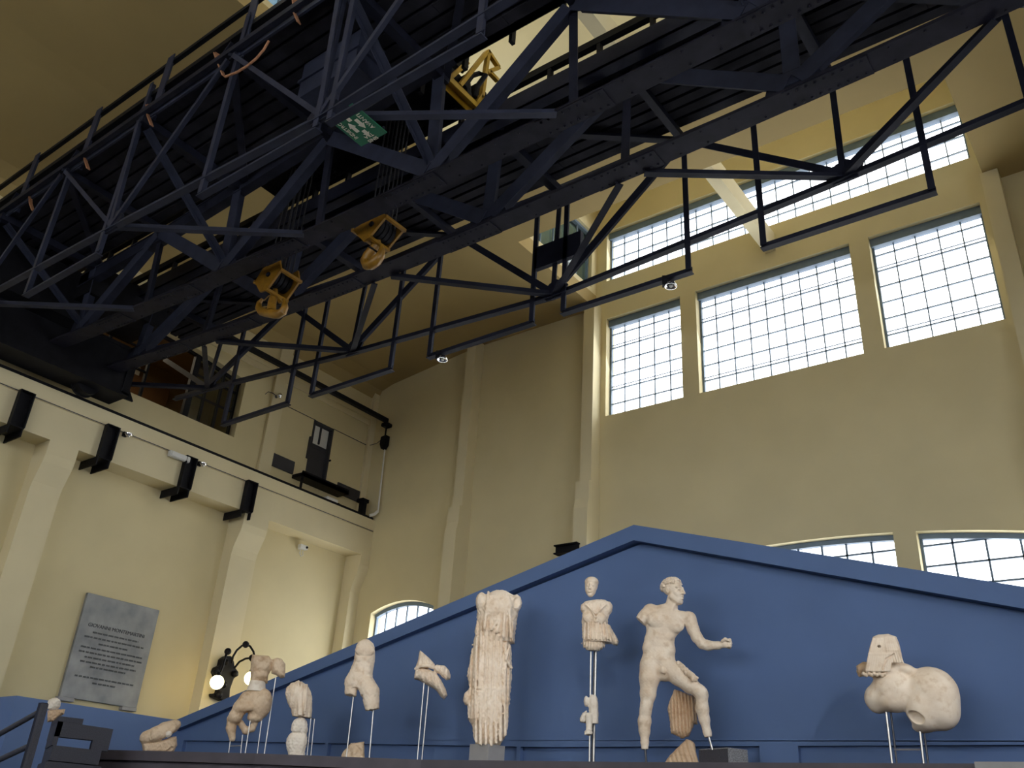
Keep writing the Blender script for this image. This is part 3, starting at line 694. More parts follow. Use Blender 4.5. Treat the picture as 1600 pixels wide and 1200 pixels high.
# ------------------------------------------------------------------ stone plaque with its two iron-grey feet
pc = [onX(137, 926, -12.96), onX(250, 953, -12.96), onX(213, 1108, -12.96), onX(94, 1087, -12.96)]
y0, y1 = (pc[0][1]+pc[3][1])/2, (pc[1][1]+pc[2][1])/2; z1, z0 = (pc[0][2]+pc[1][2])/2, (pc[2][2]+pc[3][2])/2
t = thing('wall_plaque', 'grey marble memorial plaque with an engraved inscription on the cream wall', 'plaque', (XL, (y0+y1)/2, z0))
MB().box(XL, -12.96, y0, y1, z0, z1).build('slab', 'plaque', t, bevel=.008)
H = z1-z0; W = y1-y0
text('GIOVANNI MONTEMARTINI', .074, (-12.957-XL, -.01, H*.70), (PI/2, 0, PI/2), 'ink', t, ext=.002, name='lettering')
mb = MB(); rr = random.Random(5)
for frac, wd in ((.635, .62), (.585, .8), (.535, .4), (.485, .82), (.44, .84), (.395, .66), (.35, .74), (.31, .46), (.21, .78), (.165, .3)):
    y = (y0+y1)/2-W*wd/2; end = (y0+y1)/2+W*wd/2; zz = z0+H*frac
    while y < end:
        l = .03+rr.random()*.05
        k = y
        while k < min(end, y+l):
            mb.box(-12.958, -12.9565, k, k+.007, zz-.012, zz+.012); k += .012
        y += l+.018
mb.build('lettering', 'ink', t)
for yy in (y0+.1, y1-.12): MB().box(XL, -12.93, yy-.13, yy+.11, z0-.05, z0).build('foot', 'plinth', t, bevel=.006)

# ------------------------------------------------------------------ wall lantern with scrolled arms and globes
sx = -12.62
S = lambda px, py, x=-12.62: tuple(onX(px, py, x))
sc0 = S(350, 1050)
t = thing('wall_lantern', 'black scrolled iron wall lantern with lit yellow globes by the blue gable', 'lamp', (-12.76, sc0[1], sc0[2]))
mb = MB()
out = [(345, 1095), (331, 1089), (330, 1084), (339, 1083), (341, 1075), (338, 1066), (336, 1057), (333, 1050), (336, 1043), (343, 1040), (345, 1030), (352, 1025), (360, 1025), (364, 1034), (365, 1042), (371, 1050), (371, 1056), (364, 1060), (361, 1068), (358, 1077), (357, 1089), (355, 1094)]
P = [S(a, b, -12.68) for a, b in out]
mb.prism([(p[1], p[2]) for p in P], 0, -12.765, -12.64); mb.build('backplate', 'black', t, bevel=.02)
for a, b, r in ((338, 1050, .055), (367, 1053, .05), (353, 1034, .05), (350, 1070, .05), (342, 1086, .06)):
    c = S(a, b, -12.62); MB().ball(c, r, 12, 8).build('scroll_leaf', 'black', t)
def arm(pts, x0, x1):
    n = len(pts); q = [S(a, b, x0+(x1-x0)*i/(n-1)) for i, (a, b) in enumerate(pts)]
    MB().tube(q, .017, 8).build('arm', 'black', t); return q
arm([(348, 1048), (350, 1032), (354, 1020), (356, 1018)], -12.62, -12.35)
arm([(356, 1018), (352, 1028), (347, 1045), (343, 1056)], -12.35, -12.30)
arm([(362, 1036), (364, 1026), (370, 1016), (378, 1009), (385, 1007), (391, 1010), (396, 1018), (398, 1028)], -12.62, -12.35)
arm([(366, 1044), (374, 1034), (384, 1029), (393, 1028)], -12.62, -12.35)
arm([(393, 1028), (394, 1038), (393, 1048)], -12.35, -12.33)
for a, b, x in ((356, 1018, -12.35), (384, 1007, -12.45), (394, 1028, -12.35)): MB().ball(S(a, b, x), .055, 14, 9).build('finial', 'black', t)
gl = []
for a, b, x in ((339, 1066, -12.30), (392, 1060, -12.33)):
    c = S(a, b, x); g = MB().ball(c, .105, 24, 16).build('globe', 'globe', t); gl.append(c)
    MB().cyl((c[0], c[1], c[2]+.095), (c[0], c[1], c[2]+.15), .05, 12, .03).build('globe_cap', 'black', t)

# ================================================================== PODIUM
edge = [(-10.25, 5.86), (-7.95, 6.27), (-6.2, 6.84), (-4.0, 6.95), (-1.0, 6.9), (3.0, 6.9)]
ZP = .615
def podpoly(off): return [(x, y+off) for x, y in edge]+[(3.0, 7.74), (-11.85, 7.74), (-11.85, 7.0), (-10.45+off*.3, 6.0+off)]
pod = MB()
pod.prism(podpoly(0), 2, ZP-.10, ZP); pod.prism(podpoly(.06), 2, ZP-.125, ZP-.10); pod.prism(podpoly(.02), 2, ZF, ZP-.125)
tag(pod.build('podium', 'pod'), 'long brown-grey podium carrying the row of marble fragments', 'podium')
tag(MB().box(-1.36, -.4, 6.87, 7.04, ZP-.05, ZP+.008).build('podium_slab', 'plinth'), 'pale grey slab on the podium front edge at the right', 'slab')

# stepped stone stand at the far left with a small fragment on it
t = thing('stone_stand', 'stepped dark blue-grey stone stand left of the podium', 'stand', (-10.1, 5.5, ZF))
def eprism(poly, L, x0=-9.6, d=(-.915, .403)):
    n = len(poly); a = [(x0, y, z) for y, z in poly]; b = [(x0+d[0]*L, y+d[1]*L, z) for y, z in poly]
    return MB().add(a+b, [tuple(range(n)), tuple(range(n, 2*n))[::-1]]+[(i, n+i, n+(i+1) % n, (i+1) % n) for i in range(n)])
eprism([(5.0, .80), (5.27, .80), (5.27, .853), (5.0, .848)], .9).build('top_block', 'dgrey', t)
eprism([(5.003, .655), (5.63, .665), (5.63, .795), (5.003, .80)], .16).build('lintel', 'dgrey', t)
eprism([(5.43, .572), (5.63, .572), (5.63, .665), (5.43, .663)], .16).build('leg', 'dgrey', t)
eprism([(5.005, .572), (5.055, .572), (5.055, .656), (5.005, .655)], .9).build('leg', 'dgrey', t)
eprism([(5.003, .655), (5.06, .655), (5.06, .80), (5.003, .80)], .95).build('front_panel', 'dgrey', t)
eprism([(5.02, .43), (5.56, .43), (5.56, .572), (5.02, .572)], 1.05).build('base', 'dgrey', t)
eprism([(4.99, ZF), (5.6, ZF), (5.6, .42), (4.99, .42)], 1.1).build('base', 'dgrey', t)
# stair handrail
t = thing('stair_handrail', 'dark flat-bar steel handrail with two rails at the lower left corner', 'handrail', (-8.4, 4.2, ZF))
MB().bar((-8.40, 4.2, ZF), (-8.40, 4.2, .83), .075, .05, up=(0, 1, 0)).build('post', 'ironlt', t); MB().bar((-8.352, 4.19, ZF), (-8.352, 4.19, .82), .045, .05, up=(0, 1, 0)).build('post_flange', 'dgrey', t)
for (z0_, z1_) in ((.755, .585), (.475, .33)):
    MB().cyl((-8.43, 4.2, z0_), (-9.3, 4.2, z0_-(z0_-z1_)*1.48), .024, 12).build('rail', 'dgrey', t)
MB().bar((-10.3, 4.2, ZF), (-10.3, 4.2, .5), .075, .05, up=(0, 1, 0)).build('post', 'iron', t)
# ================================================================== SCULPTURES (carved as distance fields, meshed with surface nets)
def surface_nets(V, h, org):
    ins = V < 0
    cnt = np.zeros(tuple(n-1 for n in V.shape), np.int8)
    sl = lambda a: [slice(a, None if a else -1)][0]
    def C(A, c): return A[tuple(slice(c[i], A.shape[i]-1+c[i]) for i in range(3))]
    cs = [(a, b, c) for a in (0, 1) for b in (0, 1) for c in (0, 1)]
    for c in cs: cnt += C(ins, c)
    act = np.argwhere((cnt > 0) & (cnt < 8))
    idx = -np.ones(cnt.shape, np.int32); idx[tuple(act.T)] = np.arange(len(act))
    acc = np.zeros((len(act), 3)); num = np.zeros(len(act))
    for ax in range(3):
        for c in cs:
            if c[ax]: continue
            d = list(c); d[ax] = 1
            a = V[act[:, 0]+c[0], act[:, 1]+c[1], act[:, 2]+c[2]]; b = V[act[:, 0]+d[0], act[:, 1]+d[1], act[:, 2]+d[2]]
            m = (a < 0) != (b < 0); t = np.where(m, a/np.where(m, a-b, 1), 0)
            p = np.tile(np.array(c, float), (len(act), 1)); p[:, ax] += t
            acc[m] += p[m]; num[m] += 1
    verts = (act+acc/num[:, None])*h+org
    faces = []
    for ax in range(3):
        o1, o2 = [(1, 2), (2, 0), (0, 1)][ax]
        a = ins[tuple(slice(0, -1) if i == ax else slice(1, -1) for i in range(3))]
        b = ins[tuple(slice(1, None) if i == ax else slice(1, -1) for i in range(3))]
        for sgn in (True, False):
            e = np.argwhere((a == sgn) & (b == (not sgn)))
            if not len(e): continue
            base = e.copy()
            for i in range(3):
                if i != ax: base[:, i] += 1
            q = []
            for da, db in ((0, 0), (1, 0), (1, 1), (0, 1)):
                k = base.copy(); k[:, o1] -= da; k[:, o2] -= db
                q.append(idx[k[:, 0], k[:, 1], k[:, 2]])
            q = np.stack(q, 1)
            faces.append(q if sgn else q[:, ::-1])
    return verts, np.concatenate(faces)

class Frame:
    """upright frame facing the viewer through a picture point, standing on the podium"""
    def __init__(s, ax, ay, Y):
        s.A = onY(ax, ay, Y); d = ray(ax, ay); s.hd = np.array([d[0], d[1]])/math.hypot(d[0], d[1]); s.ua = np.array([s.hd[1], -s.hd[0]])
        s.s = abs(s.uv(ax+1, ay)[0]-s.uv(ax, ay)[0]); s.rz = math.atan2(s.ua[1], s.ua[0]); s.loc = (s.A[0], s.A[1], ZP)
    def uv(s, px, py):
        d = ray(px, py); k = (s.A[:2]@s.hd)/(d[:2]@s.hd); p = d*k
        return (p[:2]-s.A[:2])@s.ua, p[2]-ZP
    def pt(s, px, py, w=0.):
        u, v = s.uv(px, py); return (u, -w*s.s, v)
    def root(s, name, label, cat, group=None): return thing(name, label, cat, s.loc, s.rz, group)

class Sculpt:
    def __init__(s, fr, x0, x1, y0, y1, wmin, wmax, res=.8):
        s.fr = fr; s.k = fr.s; h = s.h = fr.s*res
        c = [fr.uv(a, b) for a in (x0, x1) for b in (y0, y1)]
        us = [q[0] for q in c]; vs = [q[1] for q in c]
        s.U = np.arange(min(us)-2*h, max(us)+2*h, h); s.W = np.arange(wmin*s.k-2*h, wmax*s.k+2*h, h); s.V = np.arange(min(vs)-2*h, max(vs)+2*h, h)
        s.F = np.full((len(s.U), len(s.W), len(s.V)), 1., np.float32)
    def box(s, lo, hi):
        r = []
        for A, a, b in zip((s.U, s.W, s.V), lo, hi):
            i = int(np.searchsorted(A, a)); j = int(np.searchsorted(A, b)); r.append((max(0, i-1), min(len(A), j+1)))
        return r
    def apply(s, lo, hi, fn, k=3., op='add'):
        kk = k*s.k; m = kk+3*s.h
        r = s.box([a-m for a in lo], [b+m for b in hi])
        if any(a >= b for a, b in r): return s
        S = tuple(slice(a, b) for a, b in r)
        d = fn(s.U[S[0]][:, None, None], s.W[S[1]][None, :, None], s.V[S[2]][None, None, :])
        f = s.F[S]
        if op == 'add':
            t = np.clip(.5+.5*(d-f)/kk, 0, 1); s.F[S] = d*(1-t)+f*t-kk*t*(1-t)
        elif op == 'sub':
            t = np.clip(.5-.5*(f+d)/kk, 0, 1); s.F[S] = f*(1-t)+(-d)*t+kk*t*(1-t)
        elif op == 'disp': s.F[S] = f+d
        return s
    def P(s, px, py, w): u, v = s.fr.uv(px, py); return np.array([u, w*s.k, v])
    def ell(s, px, py, w, rx, ry, rw, rot=0., yawr=0., k=3., op='add'):
        c = s.P(px, py, w); R = np.array([rx, rw, ry])*s.k; a = math.radians(rot); b = math.radians(yawr); m = max(R)
        def fn(U, W, V):
            x, y, z = U-c[0], W-c[1], V-c[2]
            x, z = x*math.cos(a)+z*math.sin(a), -x*math.sin(a)+z*math.cos(a)
            x, y = x*math.cos(b)+y*math.sin(b), -x*math.sin(b)+y*math.cos(b)
            q = np.sqrt((x/R[0])**2+(y/R[1])**2+(z/R[2])**2); g = np.sqrt((x/R[0]**2)**2+(y/R[1]**2)**2+(z/R[2]**2)**2)+1e-6
            return q*(q-1)/g
        return s.apply(c-m, c+m, fn, k, op)
    def cap(s, a, b, r1, r2, k=3., op='add'):
        A, B = s.P(*a), s.P(*b); r1 *= s.k; r2 *= s.k; d = B-A; L = d@d+1e-12; m = max(r1, r2)
        def fn(U, W, V):
            t = np.clip(((U-A[0])*d[0]+(W-A[1])*d[1]+(V-A[2])*d[2])/L, 0, 1)
            return np.sqrt((U-A[0]-t*d[0])**2+(W-A[1]-t*d[1])**2+(V-A[2]-t*d[2])**2)-(r1+(r2-r1)*t)
        return s.apply(np.minimum(A, B)-m, np.maximum(A, B)+m, fn, k, op)
    def chain(s, pts, k=3., op='add'):
        for (a, b) in zip(pts, pts[1:]): s.cap(a[:3], b[:3], a[3], b[3], k, op)
        return s
    def cut(s, px, py, w, nx, ny, nw=0., k=1., rough=.6, r=16.):
        """saw off everything on the side the normal points to (picture axes, y downwards); broken, uneven face"""
        c = s.P(px, py, w); n = np.array([nx, nw, -ny], float); n /= np.linalg.norm(n); kk = s.k
        def fn(U, W, V):
            d = (U-c[0])*n[0]+(W-c[1])*n[1]+(V-c[2])*n[2]
            return -(d + rough*kk*(np.sin(U/kk*.9+2)*np.sin(V/kk*.8)+np.sin(W/kk*.7)))
        m = np.array([1, 1.6, 1])*r*kk; c0 = c+n*r*kk*.55
        return s.apply(c0-m, c0+m, fn, k, 'sub')
    def loft(s, rows, dr=.6, w=0., k=2., fold=None, sq=2.):
        """rows of (y, xleft, xright): a column of flattened ovals"""
        R = []
        for y, a, b in rows:
            p, q = s.fr.uv(a, y), s.fr.uv(b, y); R.append(((p[1]+q[1])/2, (p[0]+q[0])/2, (q[0]-p[0])/2))
        R.sort(); v = np.array([r[0] for r in R]); cu = np.array([r[1] for r in R]); hw = np.array([r[2] for r in R]); kk = s.k
        lo = np.array([(cu-hw).min(), (w-dr*hw.max()/kk)*kk, v[0]]); hi = np.array([(cu+hw).max(), (w+dr*hw.max()/kk)*kk, v[-1]])
        def fn(U, W, V):
            c = np.interp(V, v, cu); a = np.interp(V, v, hw); b = a*dr
            x, y = (U-c)/a, (W-w*kk)/b
            q = (np.abs(x)**sq+np.abs(y)**sq)**(1/sq)
            d = (q-1)*np.minimum(a, b)
            e = np.maximum(V-v[-1], v[0]-V)
            if fold is not None: d = d-fold(np.arctan2(y, x), V/kk, U/kk, W/kk)*kk
            return np.maximum(d, e)
        return s.apply(lo, hi, fn, k)
    def slab(s, poly, T, R=None, w=0., k=1.5, fold=None, op='add'):
        """pillow-shaped piece with the given outline (picture points), half thickness T at its middle"""
        Q = np.array([s.fr.uv(*p) for p in poly]); kk = s.k; T = T*kk; R = (R*kk if R else T)
        lo = np.array([Q[:, 0].min(), w*kk-T, Q[:, 1].min()]); hi = np.array([Q[:, 0].max(), w*kk+T, Q[:, 1].max()])
        def fn(U, W, V):
            u = U[:, 0, :]; vv = V[:, 0, :]; u, vv = np.broadcast_arrays(u, vv)
            d = np.full(u.shape, 1e9); sgn = np.ones(u.shape)
            for i in range(len(Q)):
                a, b = Q[i], Q[i-1]; e = b-a; wx, wy = u-a[0], vv-a[1]
                t = np.clip((wx*e[0]+wy*e[1])/(e@e), 0, 1); d = np.minimum(d, (wx-e[0]*t)**2+(wy-e[1]*t)**2)
                c1 = vv >= a[1]; c2 = vv < b[1]; c3 = e[0]*wy > e[1]*wx
                f = (c1 & c2 & c3) | (~c1 & ~c2 & ~c3); sgn = np.where(f, -sgn, sgn)
            D = -sgn*np.sqrt(d)                      # positive inside
            q = np.clip(1-D/R, 0, None)
            d3 = (np.sqrt(q[:, None, :]**2+((W-w*kk)/T)**2)-1)*min(T, R)
            if fold is not None: d3 = d3-fold(u[:, None, :]/kk, vv[:, None, :]/kk, W/kk)*kk*np.clip(1.05-q[:, None, :], .05, 1)
            return d3
        return s.apply(lo, hi, fn, k, op)
    def rough(s, amp=.35, f=.33):
        kk = s.k
        def fn(U, W, V):
            a, b, c = U/kk*f, W/kk*f, V/kk*f
            return amp*kk*(np.sin(a*1.7+1.3*np.sin(c*1.1))*np.sin(b*1.3+c)+.6*np.sin(2.9*c+1.7*np.sin(a*2.3))*np.sin(2.3*a+.7*b))
        lo = np.array([s.U[0], s.W[0], s.V[0]]); hi = np.array([s.U[-1], s.W[-1], s.V[-1]])
        return s.apply(lo, hi, fn, 1, 'disp')
    def mesh(s, name, m, parent):
        s.F[0] = s.F[-1] = 1; s.F[:, 0] = s.F[:, -1] = 1; s.F[:, :, 0] = s.F[:, :, -1] = 1
        v, f = surface_nets(s.F, s.h, np.array([s.U[0], s.W[0], s.V[0]]))
        v = v*np.array([1, -1, 1]); f = f[:, ::-1]
        me = bpy.data.meshes.new(name); me.from_pydata(v.tolist(), [], f.tolist()); me.update()
        me.polygons.foreach_set('use_smooth', [True]*len(f)); me.materials.append(M[m] if isinstance(m, str) else m)
        import bmesh
        bm = bmesh.new(); bm.from_mesh(me); bmesh.ops.recalc_face_normals(bm, faces=bm.faces); bm.to_mesh(me); bm.free()
        o = bpy.data.objects.new(name, me); COL.objects.link(o); o.parent = parent
        return o
def rods(t, fr, lst, name='support_rod'):
    for (a, b, r, m, w) in lst:
        p, q = fr.pt(*a, w), fr.pt(*b, w); q = (q[0], q[1], min(q[2], 0.)) if b[1] > 1165 else q
        MB().cyl(q, p, r*fr.s, 10).build(name, m, t, local=True)
flute = lambda amp, n, ph=0.: (lambda th, V, U, W: amp*np.sin(n*th+ph+.35*np.sin(V*.05)))

# ---- 1. striding nude youth -------------------------------------------------
fr = Frame(1050, 1100, 7.35)
t = fr.root('male_statue', 'striding nude male marble statue with bent raised knee and one fist stretched out', 'statue')
b = Sculpt(fr, 985, 1147, 898, 1176, -34, 48, .62)
# torso
b.ell(1036, 974, 0, 29, 28, 16.5, rot=-10, k=4); b.cap((1018, 957, 0), (1074, 967, 0), 12.5, 11, k=6)
b.ell(1049, 973, -1, 19, 19, 14, k=5); b.ell(1030, 1003, 0, 24.5, 25, 15, rot=-4, k=8); b.ell(1029, 1029, -1, 26.5, 19, 16, k=8)
b.cap((1036, 953, -1), (1050, 948, -2), 9, 9, k=5)
b.ell(1026, 971, 10.5, 17.5, 13.5, 9, rot=-12, k=2.2); b.ell(1052, 977, 8.2, 18, 13.5, 8, rot=-14, k=2.2)
for i, (y, dx) in enumerate(((997, 1.5), (1008, .5), (1019, -.5))):
    for s_ in (-1, 1): b.ell(1035+dx+s_*7, y+s_*.8, 10.0-.6*i, 7.5, 6, 5, k=3.5)
b.ell(1033, 1030, 10, 14, 10, 6, k=4)
b.ell(1012, 1013, 3, 8.5, 9, 10, k=6); b.ell(1048, 1016, 3, 7.5, 9, 10, k=6)
# grooves: linea alba, under the chest, groin lines
b.cap((1041, 965, 19.2), (1033, 1024, 17.6), 1.9, 1.5, k=2, op='sub')
b.chain([(1009, 982, 14, 1.9), (1024, 987, 19.0, 2.1), (1037, 986, 19.2, 1.8), (1048, 991, 18.2, 2.1), (1063, 990, 13, 1.8)], k=1.6, op='sub')
b.chain([(1004, 1019, 11, 1.7), (1013, 1024, 15.5, 1.9), (1019, 1034, 17.5, 1.7), (1029, 1042, 17.5, 1.5)], k=2, op='sub')
b.chain([(1054, 1026, 12, 1.7), (1045, 1036, 16.6, 1.8), (1036, 1043, 17.6, 1.4)], k=2, op='sub')
# neck
b.cap((1047, 956, 0), (1051.5, 936, 1), 10.2, 9.6, k=3)
b.chain([(1057, 938, 8, 2.6), (1049, 956, 10, 2.2)], k=2.5)
# left arm of the figure, reaching to the right of the picture
b.chain([(1077, 967, 1, 11.8), (1083, 984, 3, 9.6), (1089, 997, 5, 8.8), (1097, 1007, 7, 8.2)], k=3)
b.chain([(1097, 1007.5, 7, 8.2), (1106, 1010.5, 10, 7.8), (1121, 1011.5, 15, 5.9), (1126, 1011, 17, 5.3)], k=3)
b.ell(1132, 1009.5, 19, 7.0, 7.0, 5.2, k=2)
for i, (dy, L) in enumerate(((-5.2, 0), (-1.7, 1.0), (1.8, .7), (5.0, -.6))):        # four curled fingers
    b.chain([(1134, 1009.5+dy*.9, 21, 2.3), (1139.3+L, 1009.2+dy, 22.5, 2.2), (1140.2+L, 1010.4+dy, 18.0, 2.0), (1136.5, 1010.4+dy*.9, 16.0, 1.8)], k=.7)
b.chain([(1128, 1006, 23, 2.6), (1132, 1003.6, 26, 2.4), (1137, 1006, 26.5, 2.0)], k=.8)      # thumb closed across them
# right arm stump
b.chain([(1016, 956, 0, 12.8), (1008, 964, 2, 11.0), (999, 973, 4, 9.3)], k=4)
# standing leg
b.chain([(1016, 1040, 0, 17), (1014.5, 1060, 1, 15.8), (1012.5, 1085, 2, 12.2), (1010, 1103, 3, 9.2), (1009, 1111, 3, 8.8)], k=4)
b.ell(1010, 1108, 8, 6, 6.5, 5, k=2); b.chain([(1008.5, 1112, 2, 8.8), (1007.2, 1127, 0, 10.0), (1007, 1142, 0, 8.4), (1007.5, 1160, 1, 5.7), (1007.5, 1174, 1, 5.3)], k=4)
b.ell(1003, 1130, -3, 5.5, 11, 6, k=3)
# raised leg
b.chain([(1044, 1044, 2, 16.5), (1060, 1057, 9, 15.2), (1078, 1073, 17, 12.6), (1093, 1084, 22, 9.8), (1097, 1088, 22, 9.2)], k=4)
b.ell(1099, 1085, 28, 5.5, 6.5, 5, k=2)
b.chain([(1096, 1092, 21, 9.2), (1096.8, 1110, 18, 9.8), (1100, 1126, 17, 8.0), (1104.5, 1146, 17, 5.8), (1107, 1158, 17, 5.4)], k=4)
b.ell(1038, 1056, 2, 12, 9, 12, k=5)
b.ell(1035.5, 1050, 18, 3.4, 5.5, 3.4, k=1.5); b.ell(1032.5, 1050.5, 16, 3, 4.6, 3.2, k=1.5); b.ell(1038.5, 1051, 16, 3, 4.6, 3.2, k=1.5)
# head, turned to its left
hc = (1051.5, 923.5, 2.0); ha = math.radians(58)
def Hd(f, s_, u_): return (hc[0]+f*math.sin(ha)+s_*math.cos(ha), hc[1]-u_, hc[2]+f*math.cos(ha)-s_*math.sin(ha))
def hell(f, s_, u_, rf, rs, ru, k=2., op='add'):
    p = Hd(f, s_, u_); b.ell(*p, rs, ru, rf, yawr=-math.degrees(ha) if True else 0, k=k, op=op)
hell(-2, 0, 5.5, 17, 14, 14.2); hell(6.5, 0, -6, 11, 10.5, 16, k=4); hell(11.0, 0, -18, 5.6, 6, 4.8, k=4)
b.cap(Hd(4, -9, -11), Hd(11, -4, -18), 4, 4, k=4); b.cap(Hd(4, 9, -11), Hd(11, 4, -18), 4, 4, k=4)
b.cap(Hd(16.4, 0, 2.5), Hd(20.6, 0, -6.2), 1.5, 2.2, k=1.6); hell(18.2, 0, -6.6, 2.6, 3.6, 1.7, k=1.2)
for s_ in (-1, 1):
    b.ell(*Hd(17.8, s_*5.6, -.6), 3.1, 2.5, 3.1, k=1.2, op='sub'); b.ell(*Hd(14.4, s_*5.4, -.9), 2.7, 2.1, 2.7, k=.4)
    b.cap(Hd(15.6, s_*2.5, 2.8), Hd(12.6, s_*9.2, 2.4), 1.9, 1.7, k=1.4)
    b.ell(*Hd(-1.5, s_*13.6, -2), 2.2, 5.2, 3.4, k=1.0); b.ell(*Hd(-1.0, s_*15.4, -2), 1.2, 3, 1.6, k=.6, op='sub')
    b.cap(Hd(11, s_*7.5, -7), Hd(13, s_*5, -9), 3.2, 3, k=3)
b.chain([(*Hd(15.8, -4.4, -12.0), 1.1), (*Hd(18.1, 0, -11.2), 1.5), (*Hd(15.8, 4.4, -12.0), 1.1)], k=.7)
b.chain([(*Hd(15.0, -3.6, -14.4), 1.2), (*Hd(17.4, 0, -14.4), 1.7), (*Hd(15.0, 3.6, -14.4), 1.2)], k=.7)
b.chain([(*Hd(17.2, -4.8, -12.9), .7), (*Hd(19.0, 0, -12.8), .8), (*Hd(17.2, 4.8, -12.9), .7)], k=.5, op='sub')
hr = random.Random(11)
for i in range(330):                                                                # cropped curls
    a = hr.random()*2*math.pi; el = math.asin(hr.random()*1.25-.25)
    f, s_, u_ = math.cos(el)*math.cos(a), math.cos(el)*math.sin(a), math.sin(el)
    if f > .62 and u_ < .60: continue
    if f > .0 and u_ < .22: continue
    if abs(s_) > .75 and u_ < .12 and f > -.4: continue
    b.ell(*Hd(-2+f*17.6, s_*14.6, 5.5+u_*14.6), 2.3, 1.9, 2.3, k=.5)
b.rough(.12, .5)
# broken ends
b.cut(999.5, 970.5, 4, -.70, .72, 0, k=.5, rough=.3, r=11); b.cut(1007, 1171, 1, .05, 1, 0, k=.5, rough=.3); b.cut(1106, 1153.5, 17, .22, 1, 0, k=.5, rough=.3)
b.mesh('body', 'marble', t)
c = Sculpt(fr, 1040, 1094, 1036, 1158, -40, 40, .8)
vf = lambda amp, n: (lambda U, V, W: amp*np.abs(np.sin(U*n+.02*V))-amp*.5)
c.slab([(1054, 1076), (1047, 1092), (1043, 1106), (1047, 1128), (1048, 1145), (1056, 1148), (1065, 1153.5), (1077, 1149), (1083, 1136), (1084, 1131), (1090, 1131), (1089, 1110), (1087, 1088)], 9, 7, -6, fold=vf(3.4, .58))
c.rough(.4, .4); c.mesh('cloak_fragment', 'marblet', t)
c = Sculpt(fr, 1055, 1098, 1034, 1074, -20, 50, .7)
for i in range(9):
    q = i/8; x, y, w = 1064+q*21, 1042+q*20+(2 if i % 2 else -1), 12+q*15
    r_ = (3.6, 2.6, 3.2, 4.0, 2.4, 3.4, 2.9, 3.9, 2.6)[i]
    c.cap((x-4-(i % 3), y-2, w+5), (x+4, y+3+(i % 2)*3, w+2), r_, r_*.8, k=1.6); c.ell(x-3+(i % 2)*3, y+5, w+6, 3.0, 3.4+.5*(i % 3), 3, rot=20*(i % 4), k=1.4)
c.mesh('cloak_fold', 'marble', t)
rods(t, fr, [((1008, 1168), (1010, 1192), 1.7, 'dsteel', 1)])
MB().cyl(fr.pt(1106, 1150, 17), fr.pt(1112.5, 1173, 17), 1.7*fr.s, 10).build('support_rod', 'steel', t, local=True)
# granite block below the raised foot
g0 = fr.uv(1095, 1175); g1 = fr.uv(1168, 1168)
t = fr.root('granite_block', 'granite block under the steel pin of the striding statue', 'block')
zt = fr.uv(1112, 1170)[1]
w_ = 10*fr.s
MB().prism([(fr.uv(1097, 1180)[0]-.02, w_*1.2), (fr.uv(1136, 1180)[0], -w_*3.4), (fr.uv(1168, 1180)[0], -w_*1.0), (fr.uv(1136, 1180)[0], w_*3.2)], 2, 0, zt).build('block', 'grey', t, local=True, bevel=.004)
MB().prism([(fr.uv(1097, 1180)[0]-.026, w_*1.2), (fr.uv(1136, 1180)[0]-.002, -w_*3.45), (fr.uv(1136, 1180)[0]-.002, -w_*3.3), (fr.uv(1097, 1180)[0]-.015, w_*1.3)], 2, .002, zt-.01).build('dark_face', 'dgrey', t, local=True)  # thin darker sheet over the left face of the block
# drapery fragment standing on the podium
t = fr.root('drapery_fragment', 'fluted triangular marble drapery fragment standing between the legs of the striding statue', 'fragment')
c = Sculpt(fr, 1030, 1096, 1150, 1200, -26, 6, .8)
c.slab([(1033, 1198), (1046, 1180), (1058, 1168), (1066, 1160), (1072, 1154), (1079, 1155), (1086, 1161), (1088, 1176), (1094, 1198)], 9, 8, -10, fold=lambda U, V, W: 2.6*np.abs(np.sin((U+V*.30)*.42))-1.2)
c.rough(.3, .4); c.mesh('fragment', 'marblet', t)

# ---- 2. tall headless draped woman ------------------------------------------
fr = Frame(768, 1100, 7.3)
t = fr.root('draped_statue', 'tall headless draped female marble statue standing on a square grey plinth', 'statue')
b = Sculpt(fr, 720, 820, 918, 1174, -44, 44, .75)
low = [(1168.5, 748, 771), (1163, 742, 781), (1150, 739.5, 790), (1135, 737, 793), (1125, 731, 795), (1103, 729.5, 795), (1097, 729.5, 797), (1085, 727.5, 797.5), (1078, 733, 798), (1065, 731.5, 799), (1058, 729.5, 800), (1040, 733, 800), (1015, 738, 799), (1004, 739, 797), (992, 743, 797), (984, 748, 797)]
def f1(th, V, U, W):
    a = 1.25*np.sin(U*.78+.5*np.sin(V*.045))*(.6+.4*np.sin(V*.03+U*.1)); b_ = .7*np.sin(U*1.33+1.1+.04*V)
    return (a+b_)*np.clip(.35+W*.05, 0, 1)
b.loft(low, .62, 0, k=1.5, fold=f1)
upp = [(1003.5, 752, 805), (997, 744, 805), (990, 741, 805.5), (975, 745, 807), (960, 745, 809), (950, 746, 810), (944, 749, 811), (935, 752, 810), (929, 762, 802), (923, 774, 791)]
def f2(th, V, U, W):
    m = np.clip((-(V-V.mean())-4)/14, 0, 1)
    return 1.5*np.sin(U*.85+.02*V)*m*np.clip(.3+W*.06, 0, 1)
b.loft(upp, .68, 0, k=1.5, fold=f2)
